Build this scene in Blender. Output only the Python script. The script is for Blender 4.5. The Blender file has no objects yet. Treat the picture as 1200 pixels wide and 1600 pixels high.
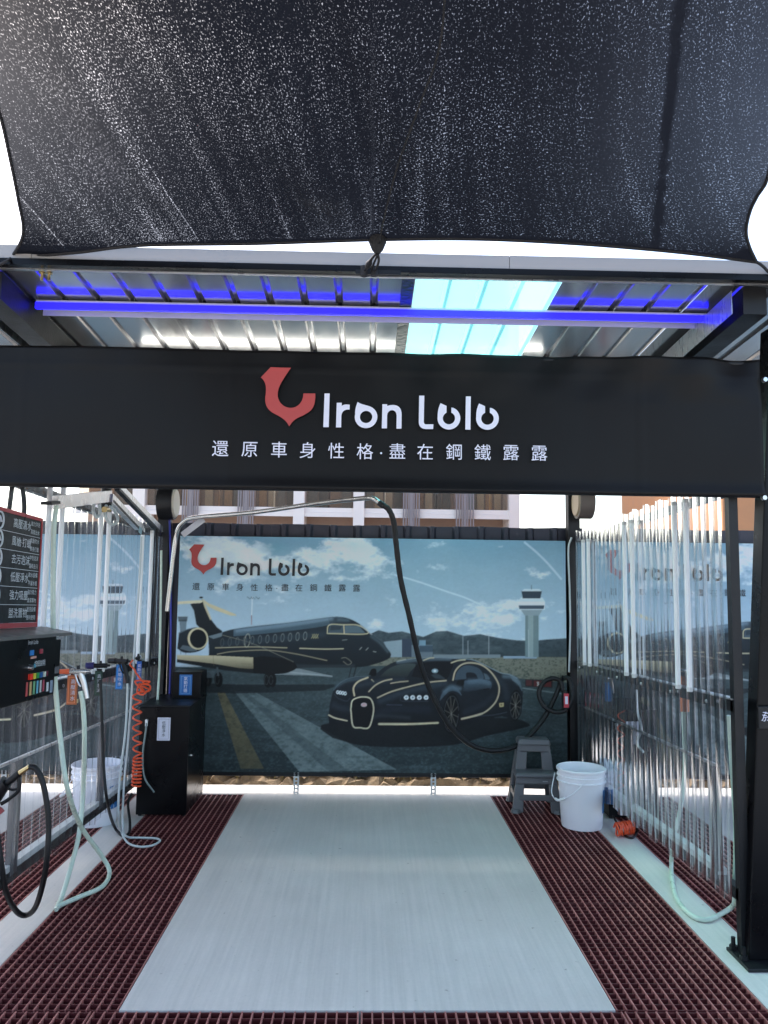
import bpy, math, random
import numpy as np
from mathutils import Vector, Matrix
random.seed(7); RNG = np.random.default_rng(11)
scn = bpy.context.scene
COL = scn.collection

# ------------------------------------------------------------------ camera
F = 1200.0; CAMH = 1.55                       # focal length in photo pixels (1200 x 1600 frame)
_yaw = math.atan(26.6/F); _pit = math.atan(112.3/F*math.cos(_yaw)); _roll = 0.0124
_fw = np.array([math.sin(_yaw)*math.cos(_pit), math.cos(_yaw)*math.cos(_pit), math.sin(_pit)])
_r0 = np.array([math.cos(_yaw), -math.sin(_yaw), 0.0]); _u0 = np.cross(_r0, _fw)
_rt = _r0*math.cos(_roll)+_u0*math.sin(_roll); _up = -_r0*math.sin(_roll)+_u0*math.cos(_roll)
_C = np.array([0, 0, CAMH])
cam = bpy.data.cameras.new('camera'); camo = bpy.data.objects.new('camera', cam); COL.objects.link(camo)
m = Matrix.Identity(4)
for i in range(3):
    m[i][0] = _rt[i]; m[i][1] = _up[i]; m[i][2] = -_fw[i]; m[i][3] = _C[i]
camo.matrix_world = m
cam.sensor_fit = 'VERTICAL'; cam.sensor_height = 34.6; cam.lens = F/1600*34.6
cam.clip_start = 0.05; cam.clip_end = 2000
scn.camera = camo

def proj(x, y, z):
    d = np.stack([np.asarray(x)-_C[0]+0*np.asarray(z), np.asarray(y)-_C[1]+0*np.asarray(z), np.asarray(z)-_C[2]], -1)
    w = d@_fw
    return 600+F*(d@_rt)/w, 800-F*(d@_up)/w
def at(u, v, ax, val):                        # photo pixel -> point on the plane axis = val
    d = _fw+_rt*(u-600)/F+_up*(800-v)/F
    t = (val-_C[ax])/d[ax]
    return Vector(_C+d*t)

# ------------------------------------------------------------------ sky, sun, exposure
SUN_EL, SUN_AZ = math.radians(52), math.radians(-38)     # azimuth from +y, towards -x
world = bpy.data.worlds.new('World'); scn.world = world; world.use_nodes = True
wn = world.node_tree.nodes; wl = world.node_tree.links
bg = wn['Background']; sky = wn.new('ShaderNodeTexSky'); sky.sky_type = 'NISHITA'; sky.sun_disc = False
sky.sun_elevation = SUN_EL; sky.sun_rotation = SUN_AZ; sky.air_density = 1.0; sky.dust_density = 3.0; sky.ozone_density = 1.0
wl.new(sky.outputs[0], bg.inputs[0]); bg.inputs[1].default_value = 0.15
sun = bpy.data.lights.new('sun', 'SUN'); sun.energy = 1.5; sun.angle = math.radians(12); sun.color = (1, .95, .88)
suno = bpy.data.objects.new('sun', sun); COL.objects.link(suno)
sd = Vector((math.sin(SUN_AZ)*math.cos(SUN_EL), math.cos(SUN_AZ)*math.cos(SUN_EL), math.sin(SUN_EL)))
suno.rotation_euler = sd.to_track_quat('Z', 'Y').to_euler(); suno.location = (0, 0, 20)
scn.view_settings.view_transform = 'Standard'; scn.view_settings.look = 'None'
scn.view_settings.exposure = 1.95; scn.view_settings.gamma = 1
scn.cycles.max_bounces = 10; scn.cycles.transparent_max_bounces = 24; scn.cycles.diffuse_bounces = 5
scn.cycles.sample_clamp_indirect = 6; scn.cycles.use_denoising = True

# ------------------------------------------------------------------ materials
MATS = {}
def nodes(name):
    mt = bpy.data.materials.new(name); mt.use_nodes = True
    return mt, mt.node_tree.nodes, mt.node_tree.links, mt.node_tree.nodes['Principled BSDF']
def mat(name, col, rough=.5, metal=0, var=.12, scale=8, bump=0, bscale=60, stretch=(1, 1, 1), spec=.5, rvar=.1, coat=0, trans=0):
    if name in MATS: return MATS[name]
    mt, n, l, b = nodes(name)
    tc = n.new('ShaderNodeTexCoord'); mp = n.new('ShaderNodeMapping'); mp.inputs['Scale'].default_value = stretch
    l.new(tc.outputs['Object'], mp.inputs[0])
    nz = n.new('ShaderNodeTexNoise'); nz.inputs['Scale'].default_value = scale; nz.inputs['Detail'].default_value = 6; nz.inputs['Roughness'].default_value = .62
    l.new(mp.outputs[0], nz.inputs[0])
    mx = n.new('ShaderNodeMix'); mx.data_type = 'RGBA'
    mx.inputs[6].default_value = [c*(1-var) for c in col]+[1]; mx.inputs[7].default_value = [min(1, c*(1+var)) for c in col]+[1]
    l.new(nz.outputs[0], mx.inputs[0]); l.new(mx.outputs[2], b.inputs['Base Color'])
    mr = n.new('ShaderNodeMapRange'); mr.inputs[1].default_value = .3; mr.inputs[2].default_value = .7
    mr.inputs[3].default_value = max(.02, rough-rvar); mr.inputs[4].default_value = min(1, rough+rvar)
    l.new(nz.outputs[0], mr.inputs[0]); l.new(mr.outputs[0], b.inputs['Roughness'])
    b.inputs['Metallic'].default_value = metal; b.inputs['Specular IOR Level'].default_value = spec
    b.inputs['Coat Weight'].default_value = coat; b.inputs['Transmission Weight'].default_value = trans
    if bump:
        n2 = n.new('ShaderNodeTexNoise'); n2.inputs['Scale'].default_value = bscale; n2.inputs['Detail'].default_value = 5
        l.new(mp.outputs[0], n2.inputs[0])
        bp = n.new('ShaderNodeBump'); bp.inputs['Strength'].default_value = bump; bp.inputs['Distance'].default_value = .01
        l.new(n2.outputs[0], bp.inputs['Height']); l.new(bp.outputs[0], b.inputs['Normal'])
    MATS[name] = mt; return mt
def emat(name, col, strength):
    if name in MATS: return MATS[name]
    mt, n, l, b = nodes(name)
    b.inputs['Base Color'].default_value = (*[min(.8, c) for c in col], 1); b.inputs['Emission Color'].default_value = (*col, 1)
    b.inputs['Emission Strength'].default_value = strength; MATS[name] = mt; return mt

M_black = mat('black_steel', (.006, .0065, .008), .42, 0, .3, 6, .1, 90, (1, 1, 1), .35)
M_blackgloss = mat('black_enamel', (.0035, .0035, .0045), .30, 0, .3, 3, .03, 120, (1, 1, 1), .18)
M_blackplastic = mat('black_plastic', (.006, .006, .007), .45, 0, .2, 20, 0, 60, (1, 1, 1), .35)
M_rubber = mat('black_rubber', (.006, .006, .0065), .5, 0, .2, 30, 0, 60, (1, 1, 1), .4)
M_alu = mat('aluminium', (.62, .62, .62), .32, 1, .1, 12, .05, 200, (1, 8, 1))
M_chrome = mat('stainless_tube', (.55, .54, .52), .2, 1, .12, 10)
M_white = mat('white_tube_plastic', (.8, .81, .81), .35, 0, .03, 10)
M_paleh = mat('pale_green_hose', (.56, .66, .55), .3, 0, .08, 12, 0, 60, (1, 1, 1), .5, .1)
M_greyh = mat('pale_grey_hose', (.50, .55, .55), .35, 0, .08, 12)
M_orange = mat('orange_coil_plastic', (.75, .09, .025), .35, 0, .12, 20)
M_blueh = mat('blue_cable', (.02, .03, .30), .4, 0, .1, 10)
M_stool = mat('dark_grey_plastic', (.105, .105, .112), .45, 0, .10, 14, .12, 350)
M_bucket = mat('white_bucket_plastic', (.84, .83, .86), .38, 0, .03, 6)
M_bucket.node_tree.nodes['Principled BSDF'].inputs['Subsurface Weight'].default_value = .0
M_bucket.node_tree.nodes['Principled BSDF'].inputs['Subsurface Radius'].default_value = (.03, .03, .03)
M_bluelabel = mat('blue_print', (.02, .14, .42), .4, 0, .05, 10)
M_orangetag = mat('orange_brown_tag', (.42, .12, .04), .45, 0, .12, 20)
M_greentag = mat('dark_green_tag', (.008, .04, .026), .4, 0, .12, 20)
M_bluetag = mat('blue_tag', (.015, .16, .45), .45, 0, .1, 20)
M_print = mat('white_print', (.72, .72, .82), .5, 0, .03, 20)
M_printcool = mat('pale_print', (.55, .58, .60), .5, 0, .05, 20)
M_redprint = mat('red_emblem_print', (.42, .055, .05), .55, 0, .06, 6)
M_darkprint = mat('dark_print', (.015, .015, .02), .5, 0, .05, 20)
M_labelwhite = mat('label_white', (.62, .63, .72), .5, 0, .03, 20)
M_redframe = mat('red_frame', (.35, .04, .045), .45, 0, .1, 10)
M_gold = mat('brass', (.55, .42, .2), .3, 1, .1, 20)
M_fascia = mat('grey_flashing', (.31, .295, .285), .5, 0, .05, 3, 0, 60, (1, 1, 1), .4)
M_rope = mat('black_rope', (.01, .01, .012), .7, 0, .3, 80, .5, 200)

# grating: red fibre-glass, lengthwise bars paler than cross bars
def grating_mat():
    mt, n, l, b = nodes('red_grating')
    g = n.new('ShaderNodeNewGeometry'); tc = n.new('ShaderNodeTexCoord')
    nz = n.new('ShaderNodeTexNoise'); nz.inputs['Scale'].default_value = 7; nz.inputs['Detail'].default_value = 6
    l.new(tc.outputs['Object'], nz.inputs[0])
    at_ = n.new('ShaderNodeAttribute'); at_.attribute_name = 'bar_pale'
    mul = n.new('ShaderNodeMath'); mul.operation = 'MULTIPLY'; l.new(nz.outputs[0], mul.inputs[0]); l.new(at_.outputs['Fac'], mul.inputs[1])
    mx = n.new('ShaderNodeMix'); mx.data_type = 'RGBA'; mx.inputs[6].default_value = (.062, .006, .009, 1); mx.inputs[7].default_value = (.62, .25, .21, 1)
    l.new(mul.outputs[0], mx.inputs[0]); l.new(mx.outputs[2], b.inputs['Base Color']); b.inputs['Roughness'].default_value = .5
    b.inputs['Specular IOR Level'].default_value = .3
    MATS['red_grating'] = mt; return mt
M_grate = grating_mat()

def floor_mat():
    mt, n, l, b = nodes('pale_epoxy_floor')
    tc = n.new('ShaderNodeTexCoord')
    def noise(sc, st, det=6, ro=.6):
        mp = n.new('ShaderNodeMapping'); mp.inputs['Scale'].default_value = st; l.new(tc.outputs['Object'], mp.inputs[0])
        z = n.new('ShaderNodeTexNoise'); z.inputs['Scale'].default_value = sc; z.inputs['Detail'].default_value = det; z.inputs['Roughness'].default_value = ro
        l.new(mp.outputs[0], z.inputs[0]); return z.outputs[0]
    a = noise(1.6, (1, 1, 1)); s = noise(9, (5, .12, 1), 8, .7); f = noise(60, (1, 1, 1)); sp = noise(26, (1, 1, 1), 3, .5)
    def ramp(src, p0, p1, c0, c1):
        r = n.new('ShaderNodeValToRGB'); r.color_ramp.elements[0].position = p0; r.color_ramp.elements[1].position = p1
        r.color_ramp.elements[0].color = (*c0, 1); r.color_ramp.elements[1].color = (*c1, 1); l.new(src, r.inputs[0]); return r.outputs[0]
    def mul(x, y):
        q = n.new('ShaderNodeMix'); q.data_type = 'RGBA'; q.blend_type = 'MULTIPLY'; q.inputs[0].default_value = 1
        l.new(x, q.inputs[6]); l.new(y, q.inputs[7]); return q.outputs[2]
    c = ramp(a, .3, .7, (.60, .565, .52), (.69, .65, .60))
    c = mul(c, ramp(s, .36, .62, (.86, .87, .87), (1, 1, 1)))
    c = mul(c, ramp(f, .35, .65, (.95, .95, .95), (1, 1, 1)))
    c = mul(c, ramp(sp, .24, .30, (.62, .6, .58), (1, 1, 1)))
    l.new(c, b.inputs['Base Color'])
    r = n.new('ShaderNodeMapRange'); r.inputs[1].default_value = .3; r.inputs[2].default_value = .7; r.inputs[3].default_value = .3; r.inputs[4].default_value = .55
    l.new(s, r.inputs[0]); l.new(r.outputs[0], b.inputs['Roughness'])
    bp = n.new('ShaderNodeBump'); bp.inputs['Strength'].default_value = .12; bp.inputs['Distance'].default_value = .01; l.new(s, bp.inputs['Height']); l.new(bp.outputs[0], b.inputs['Normal'])
    MATS['floor'] = mt; return mt
M_floor = floor_mat()

def clear_mat():
    mt, n, l, b = nodes('clear_corrugated_plastic'); n.remove(b); out = n['Material Output']
    tr = n.new('ShaderNodeBsdfTransparent'); tr.inputs[0].default_value = (.90, .915, .93, 1)
    gl = n.new('ShaderNodeBsdfGlossy'); gl.inputs['Roughness'].default_value = .10; gl.inputs[0].default_value = (.9, .92, .95, 1)
    df = n.new('ShaderNodeBsdfTranslucent'); df.inputs[0].default_value = (.75, .78, .82, 1)
    tc = n.new('ShaderNodeTexCoord'); mp = n.new('ShaderNodeMapping'); mp.inputs['Scale'].default_value = (1, 14, .5); l.new(tc.outputs['Object'], mp.inputs[0])
    nz = n.new('ShaderNodeTexNoise'); nz.inputs['Scale'].default_value = 3; nz.inputs['Detail'].default_value = 7; l.new(mp.outputs[0], nz.inputs[0])
    mr = n.new('ShaderNodeMapRange'); mr.inputs[1].default_value = .42; mr.inputs[2].default_value = .75; mr.inputs[3].default_value = .02; mr.inputs[4].default_value = .12; l.new(nz.outputs[0], mr.inputs[0])
    fr = n.new('ShaderNodeFresnel'); fr.inputs[0].default_value = 1.42
    bp = n.new('ShaderNodeBump'); bp.inputs['Strength'].default_value = .25; bp.inputs['Distance'].default_value = .01; l.new(nz.outputs[0], bp.inputs['Height'])
    l.new(bp.outputs[0], gl.inputs['Normal']); l.new(bp.outputs[0], fr.inputs['Normal'])
    m1 = n.new('ShaderNodeMixShader'); l.new(mr.outputs[0], m1.inputs[0]); l.new(tr.outputs[0], m1.inputs[1]); l.new(df.outputs[0], m1.inputs[2])
    fm = n.new('ShaderNodeMath'); fm.operation = 'MULTIPLY'; fm.inputs[1].default_value = .75; l.new(fr.outputs[0], fm.inputs[0])
    m2 = n.new('ShaderNodeMixShader'); l.new(fm.outputs[0], m2.inputs[0]); l.new(m1.outputs[0], m2.inputs[1]); l.new(gl.outputs[0], m2.inputs[2])
    l.new(m2.outputs[0], out.inputs[0]); MATS['clear'] = mt; return mt
M_clear = clear_mat()

def skylight_mat():
    mt, n, l, b = nodes('translucent_cyan_sheet'); n.remove(b); out = n['Material Output']
    t = n.new('ShaderNodeBsdfTranslucent'); t.inputs[0].default_value = (.30, .82, .75, 1)
    tr = n.new('ShaderNodeBsdfTransparent'); tr.inputs[0].default_value = (.30, .80, .74, 1)
    g = n.new('ShaderNodeBsdfGlossy'); g.inputs['Roughness'].default_value = .25
    mx = n.new('ShaderNodeMixShader'); mx.inputs[0].default_value = .42; l.new(t.outputs[0], mx.inputs[1]); l.new(tr.outputs[0], mx.inputs[2])
    m2 = n.new('ShaderNodeMixShader'); m2.inputs[0].default_value = .06; l.new(mx.outputs[0], m2.inputs[1]); l.new(g.outputs[0], m2.inputs[2])
    l.new(m2.outputs[0], out.inputs[0]); MATS['skylight'] = mt; return mt
M_sky = skylight_mat()

def net_mat():
    mt, n, l, b = nodes('black_shade_net'); out = n['Material Output']
    b.inputs['Base Color'].default_value = (.004, .0045, .0065, 1); b.inputs['Roughness'].default_value = .7; b.inputs['Specular IOR Level'].default_value = .08
    uv = n.new('ShaderNodeUVMap'); uv.uv_map = 'cloth'
    def noise(sc, st, det, ro=.5):
        mp = n.new('ShaderNodeMapping'); mp.inputs['Scale'].default_value = st; l.new(uv.outputs[0], mp.inputs[0])
        z = n.new('ShaderNodeTexNoise'); z.inputs['Scale'].default_value = sc; z.inputs['Detail'].default_value = det; z.inputs['Roughness'].default_value = ro
        l.new(mp.outputs[0], z.inputs[0]); return z.outputs[0]
    def math_(op, a, bb, clamp=False):
        q = n.new('ShaderNodeMath'); q.operation = op; q.use_clamp = clamp
        for i, s in enumerate((a, bb)):
            if isinstance(s, (int, float)): q.inputs[i].default_value = s
            else: l.new(s, q.inputs[i])
        return q.outputs[0]
    fine = noise(250, (1, .5, 1), 2, .6)                # knitted holes
    broad = noise(1.6, (1, .8, 1), 3)                    # patches that let more light through
    streak = noise(5.5, (4, .10, 1), 5, .65)             # stretched threads along the run of the cloth
    thread = noise(9, (4.5, .05, 1), 2, .5)              # single pulled threads
    pulled = math_('MULTIPLY', math_('SUBTRACT', thread, .66, True), 1.6)
    thr = math_('ADD', math_('MULTIPLY', broad, -.24), .84)
    thr = math_('ADD', thr, math_('MULTIPLY', streak, -.24))
    thr = math_('SUBTRACT', thr, pulled)
    hole = math_('MULTIPLY', math_('SUBTRACT', fine, thr, True), 3.2, True)
    op = n.new('ShaderNodeAttribute'); op.attribute_name = 'open'            # lens glare at the upper sides, imitated by opening the net
    hole = math_('ADD', math_('MULTIPLY', hole, .5), math_('MULTIPLY', op.outputs['Fac'], .05), True)
    at_ = n.new('ShaderNodeAttribute'); at_.attribute_name = 'double'       # doubled hem and corner patches
    keep = math_('SUBTRACT', 1.0, at_.outputs['Fac'], True)
    hole = math_('MULTIPLY', hole, keep)
    tr = n.new('ShaderNodeBsdfTransparent')
    tl = n.new('ShaderNodeBsdfTranslucent'); tl.inputs[0].default_value = (.025, .03, .045, 1)
    m0 = n.new('ShaderNodeMixShader'); m0.inputs[0].default_value = .08; l.new(b.outputs[0], m0.inputs[1]); l.new(tl.outputs[0], m0.inputs[2])
    mx = n.new('ShaderNodeMixShader'); l.new(hole, mx.inputs[0]); l.new(m0.outputs[0], mx.inputs[1]); l.new(tr.outputs[0], mx.inputs[2])
    l.new(mx.outputs[0], out.inputs[0]); MATS['net'] = mt; return mt
M_net = net_mat()

def mural_mat():
    mt, n, l, b = nodes('printed_vinyl')
    a = n.new('ShaderNodeVertexColor'); a.layer_name = 'print'; l.new(a.outputs[0], b.inputs['Base Color'])
    b.inputs['Roughness'].default_value = .55; b.inputs['Specular IOR Level'].default_value = .25
    tc = n.new('ShaderNodeTexCoord'); z = n.new('ShaderNodeTexNoise'); z.inputs['Scale'].default_value = 3; z.inputs['Detail'].default_value = 4
    mp = n.new('ShaderNodeMapping'); mp.inputs['Scale'].default_value = (2, 1, .5); l.new(tc.outputs['Object'], mp.inputs[0]); l.new(mp.outputs[0], z.inputs[0])
    bp = n.new('ShaderNodeBump'); bp.inputs['Strength'].default_value = .25; bp.inputs['Distance'].default_value = .03; l.new(z.outputs[0], bp.inputs['Height']); l.new(bp.outputs[0], b.inputs['Normal'])
    return mt
M_mural = mural_mat()
M_banner = mat('black_banner_vinyl', (.0058, .0052, .0052), .42, 0, .18, 4, .12, 14, (1, 1, .5), .18, .06)
M_roof = mat('galvanised_roof_sheet', (.44, .44, .45), .17, .85, .06, 5, 0, 60, (3, .6, 1), .5, .03)
M_backwall = mat('dark_corrugated_steel', (.040, .040, .058), .4, .3, .25, 5, .05, 60, (1, 1, .2))

# ------------------------------------------------------------------ mesh helpers
class MB:
    def __init__(s): s.v = []; s.f = []
    def add(s, vs, fs):
        o = len(s.v); s.v += [tuple(p) for p in vs]; s.f += [tuple(o+i for i in q) for q in fs]; return s
    def box(s, x0, x1, y0, y1, z0, z1, M=None):
        vs = [Vector((x, y, z)) for x in (x0, x1) for y in (y0, y1) for z in (z0, z1)]
        if M is not None: vs = [M@p for p in vs]
        return s.add(vs, [(0, 1, 3, 2), (4, 6, 7, 5), (0, 4, 5, 1), (2, 3, 7, 6), (0, 2, 6, 4), (1, 5, 7, 3)])
    def hexa(s, b, t):          # 4 bottom + 4 top points, same winding
        return s.add(list(b)+list(t), [(3, 2, 1, 0), (4, 5, 6, 7), (0, 1, 5, 4), (1, 2, 6, 5), (2, 3, 7, 6), (3, 0, 4, 7)])
    def bar(s, p, q, w, h, up=(0, 0, 1)):
        p = Vector(p); q = Vector(q); d = (q-p).normalized(); a = d.cross(Vector(up)).normalized(); b = a.cross(d).normalized()
        c = [(-w/2, -h/2), (w/2, -h/2), (w/2, h/2), (-w/2, h/2)]
        return s.hexa([p+a*x+b*y for x, y in c], [q+a*x+b*y for x, y in c])
    def cyl(s, p, q, r0, r1=None, n=12, caps=True):
        p = Vector(p); q = Vector(q); r1 = r0 if r1 is None else r1
        d = (q-p).normalized(); a = d.orthogonal().normalized(); b = d.cross(a)
        vs = []
        for c, r in ((p, r0), (q, r1)):
            vs += [c+(a*math.cos(2*math.pi*k/n)+b*math.sin(2*math.pi*k/n))*r for k in range(n)]
        fs = [(k, (k+1) % n, n+(k+1) % n, n+k) for k in range(n)]
        if caps: fs += [tuple(range(n-1, -1, -1)), tuple(range(n, 2*n))]
        return s.add(vs, fs)
    def tube(s, pts, r, n=8):
        pts = [Vector(p) for p in pts]; N = len(pts)
        t = [(pts[min(i+1, N-1)]-pts[max(i-1, 0)]).normalized() for i in range(N)]
        a = t[0].orthogonal().normalized(); vs = []
        for i in range(N):
            a = (a-t[i]*a.dot(t[i])).normalized(); b = t[i].cross(a)
            rr = r(i/(N-1)) if callable(r) else r
            vs += [pts[i]+(a*math.cos(2*math.pi*k/n)+b*math.sin(2*math.pi*k/n))*rr for k in range(n)]
        fs = [(i*n+k, i*n+(k+1) % n, (i+1)*n+(k+1) % n, (i+1)*n+k) for i in range(N-1) for k in range(n)]
        fs += [tuple(range(n-1, -1, -1)), tuple(range((N-1)*n, N*n))]
        return s.add(vs, fs)
    def lathe(s, prof, c, n=32):
        c = Vector(c); vs = []; k = len(prof)
        for j in range(n):
            a = 2*math.pi*j/n
            vs += [c+Vector((r*math.cos(a), r*math.sin(a), z)) for r, z in prof]
        fs = [(j*k+i, ((j+1) % n)*k+i, ((j+1) % n)*k+i+1, j*k+i+1) for j in range(n) for i in range(k-1)]
        return s.add(vs, fs)
    def mesh(s, name, mt, smooth=False):
        me = bpy.data.meshes.new(name); me.from_pydata(s.v, [], s.f); me.update()
        if mt: me.materials.append(mt)
        if smooth: me.polygons.foreach_set('use_smooth', [True]*len(me.polygons))
        return me
    def build(s, name, mt, parent=None, smooth=False, bevel=0, angle=None):
        o = bpy.data.objects.new(name, s.mesh(name, mt, smooth)); COL.objects.link(o)
        if parent is not None: o.parent = parent; o.matrix_parent_inverse = parent.matrix_basis.inverted()
        if bevel:
            b = o.modifiers.new('bevel', 'BEVEL'); b.width = bevel; b.segments = 2; b.limit_method = 'ANGLE'
        if smooth:
            o.data.set_sharp_from_angle(angle=math.radians(45))
        return o
def spline(pts, n=8):
    P = [Vector(p) for p in pts]; P = [P[0]*2-P[1]]+P+[P[-1]*2-P[-2]]; out = []
    for i in range(1, len(P)-2):
        a, b, c, d = P[i-1:i+3]
        for k in range(n):
            t = k/n
            out.append(.5*((2*b)+(c-a)*t+(2*a-5*b+4*c-d)*t*t+(3*b-a-3*c+d)*t**3))
    return out+[P[-2]]
def tag(o, label, cat, group=None):
    o['label'] = label; o['category'] = cat
    if group: o['group'] = group
    return o
def thing(name, label, cat, loc=(0, 0, 0), group=None):
    o = bpy.data.objects.new(name, None); COL.objects.link(o); o.location = loc; o.empty_display_size = .05
    return tag(o, label, cat, group)
def struct(o): o['kind'] = 'structure'; return o
def copy_tree(o, dx, label=None, parent=None):
    c = o.copy(); COL.objects.link(c)
    if parent is not None: c.parent = parent; c.matrix_parent_inverse = o.matrix_parent_inverse.copy()
    else: c.location.x += dx
    if label: c['label'] = label
    for ch in list(o.children): copy_tree(ch, 0, None, c)
    return c
def curve_mesh(splines, mt, name, parent=None, M=None):
    """2-D outlines (outer + holes) -> one flat filled mesh"""
    cu = bpy.data.curves.new('tmp', 'CURVE'); cu.dimensions = '2D'; cu.fill_mode = 'FRONT'
    for pts in splines:
        sp = cu.splines.new('POLY'); sp.points.add(len(pts)-1); sp.use_cyclic_u = True
        for i, p in enumerate(pts): sp.points[i].co = (p[0], p[1], 0, 1)
    return _flat(cu, mt, name, parent, M)
def _flat(cu, mt, name, parent, M):
    o = bpy.data.objects.new('tmp', cu); COL.objects.link(o)
    me = bpy.data.meshes.new_from_object(o); bpy.data.objects.remove(o)
    if M is not None: me.transform(M)
    me.materials.clear(); me.materials.append(mt); me.name = name
    q = bpy.data.objects.new(name, me); COL.objects.link(q)
    if parent is not None: q.parent = parent; q.matrix_parent_inverse = parent.matrix_basis.inverted()
    return q
def text_mesh(txt, size, mt, name, parent, M, spacing=1.0, bold=0, align='CENTER', line=1.0):
    cu = bpy.data.curves.new('tmp', 'FONT'); cu.body = txt; cu.size = size; cu.align_x = align; cu.align_y = 'CENTER'
    cu.space_character = spacing; cu.space_line = line; cu.resolution_u = 4
    return _flat(cu, mt, name, parent, M)
def frame(o, ex, ez):           # matrix taking text x -> ex, text y -> ez
    ex = Vector(ex).normalized(); ez = Vector(ez).normalized(); n = ex.cross(ez)
    M = Matrix.Identity(4)
    for i in range(3): M[i][0] = ex[i]; M[i][1] = ez[i]; M[i][2] = n[i]; M[i][3] = o[i]
    return M

# ------------------------------------------------------------------ key sizes (metres)
P = 3.15                         # spacing of the wash bays
XL, XR = -1.55, 1.60             # side walls
YF, YB = 3.30, 5.85              # front posts, mural
def sz(y): return .034*(YB-y)    # the steel frame runs a little uphill towards the front
Y0, YE = 2.96, 5.83              # start and end of the grating strips
LI, LO, RI, RO = -.872, -1.45, .939, 1.51

# ================================================================== GROUND
g = MB(); g.add([(-300, 6.09, -.02), (300, 6.09, -.02), (300, 900, -.02), (-300, 900, -.02)], [(0, 1, 2, 3)])
g.add([(-300, -300, -.30), (300, -300, -.30), (300, 6.09, -.30), (-300, 6.09, -.30)], [(0, 1, 2, 3)])
o = struct(g.build('ground', mat('rough_ground', (.30, .27, .22), .9, 0, .35, 1.2, .4, 12)))
fl = MB(); D = -.22
for k in (-1, 0, 1):
    x = k*P
    fl.box(x+LI, x+RI, Y0, YE, D, 0)                        # centre slab of each bay
    fl.box(x+RO, x+P+LO, 2.0, YE, D, 0)                     # strip under the side walls
fl.box(-P+LO-.3, -P+LO, 2.0, YE, D, 0)
fl.box(-9, 9, YE, 6.09, D, 0)                               # apron behind the mural
fl.box(-9, 9, -8, 2.0, D, 0)                                # apron in front
struct(fl.build('floor', M_floor))
tb = MB(); tb.box(-9, 9, 1.9, 5.9, -.26, -.19)
struct(tb.build('drain_trench', mat('drain_trench_floor', (.02, .012, .012), .6, 0, .4, 6)))
v = MB(); nx_, ny_ = 420, 26; rv = random.Random(3)
for j in range(ny_+1):
    for i in range(nx_+1):
        yq = 6.10+3.4*(j/ny_)**1.6
        v.v.append((-12+24*i/nx_+rv.uniform(-.02, .02), yq+rv.uniform(-.02, .02)*(j > 0), (-.03 if j == 0 else .0+.05*min(1, j/8)+rv.uniform(-.03, .045))))
v.f = [(j*(nx_+1)+i, j*(nx_+1)+i+1, (j+1)*(nx_+1)+i+1, (j+1)*(nx_+1)+i) for j in range(ny_) for i in range(nx_)]
gb = MB()
for k in range(2600):
    xq, yq = rv.uniform(-4.5, 4.5), 6.15+rv.random()**1.5*2.4; h_ = rv.uniform(.03, .11); a_ = rv.uniform(0, 6.28); lx, ly = rv.uniform(-.05, .05), rv.uniform(-.05, .05); w_ = .005
    gb.add([(xq-w_*math.cos(a_), yq-w_*math.sin(a_), .0), (xq+w_*math.cos(a_), yq+w_*math.sin(a_), .0), (xq+lx, yq+ly, .03+h_)], [(0, 1, 2)])
go = gb.build('dry_grass', mat('dry_grass_blades', (.24, .19, .07), .8, 0, .5, 3)); go['kind'] = 'stuff'; tag(go, 'dry grass tufts on the dirt behind the mural gap', 'grass')
struct(v.build('dirt_verge', mat('dirt_and_dry_grass', (.22, .155, .09), .95, 0, .65, 14, .8, 40)))

# gratings -----------------------------------------------------------
def grating(x0, x1, y0, y1, label, group):
    b = MB(); bar_pale = []; gap = .004; x0 += gap; x1 -= gap; y0 += gap; y1 -= gap
    nx = max(2, round((x1-x0)/.038)); ny = max(2, round((y1-y0)/.038)); w = .0058
    px = (x1-x0-w)/nx; py = (y1-y0-w)/ny
    for i in range(nx+1):
        b.box(x0+i*px, x0+i*px+w, y0, y1, -.034, 0); bar_pale += [.9+.25*random.random()]*8
    for j in range(ny+1):
        for_edge = j in (0, ny)
        b.box(x0+.001, x1-.001, y0+j*py+.0004, y0+j*py+w-.0004, -.033, -.003); bar_pale += [.10]*8
    o = b.build('floor_grating', M_grate)
    a = o.data.attributes.new('bar_pale', 'FLOAT', 'POINT'); a.data.foreach_set('value', bar_pale)
    tag(o, label, 'floor grating', group); return o
ys = [Y0, 3.917, 4.873, YE]
pos = ['front', 'middle', 'far']
strips = [(LO, LI, 'strip beside the black cabinet'), (RI, RO, 'strip under the white bucket'),
          (RI-P, RO-P, 'strip behind the hose-gun wall'), (LO+P, LI+P, 'strip beyond the clear wall by the bucket')]
for (x0, x1, nm) in strips:
    for j in range(3):
        grating(x0, x1, ys[j], ys[j+1], f'dark red floor grating, {pos[j]} panel of the {nm}', 'dark red grating panels')
for i in range(4):
    x0 = -1.93+i*.965
    grating(x0, x0+.965, 2.0, Y0-.004, ['dark red cross-drain grating, end panel towards the control box', 'dark red cross-drain grating panel before the left half of the pale slab',
            'dark red cross-drain grating panel before the right half of the pale slab', 'dark red cross-drain grating, end panel by the black post'][i], 'cross drain gratings')

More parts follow.
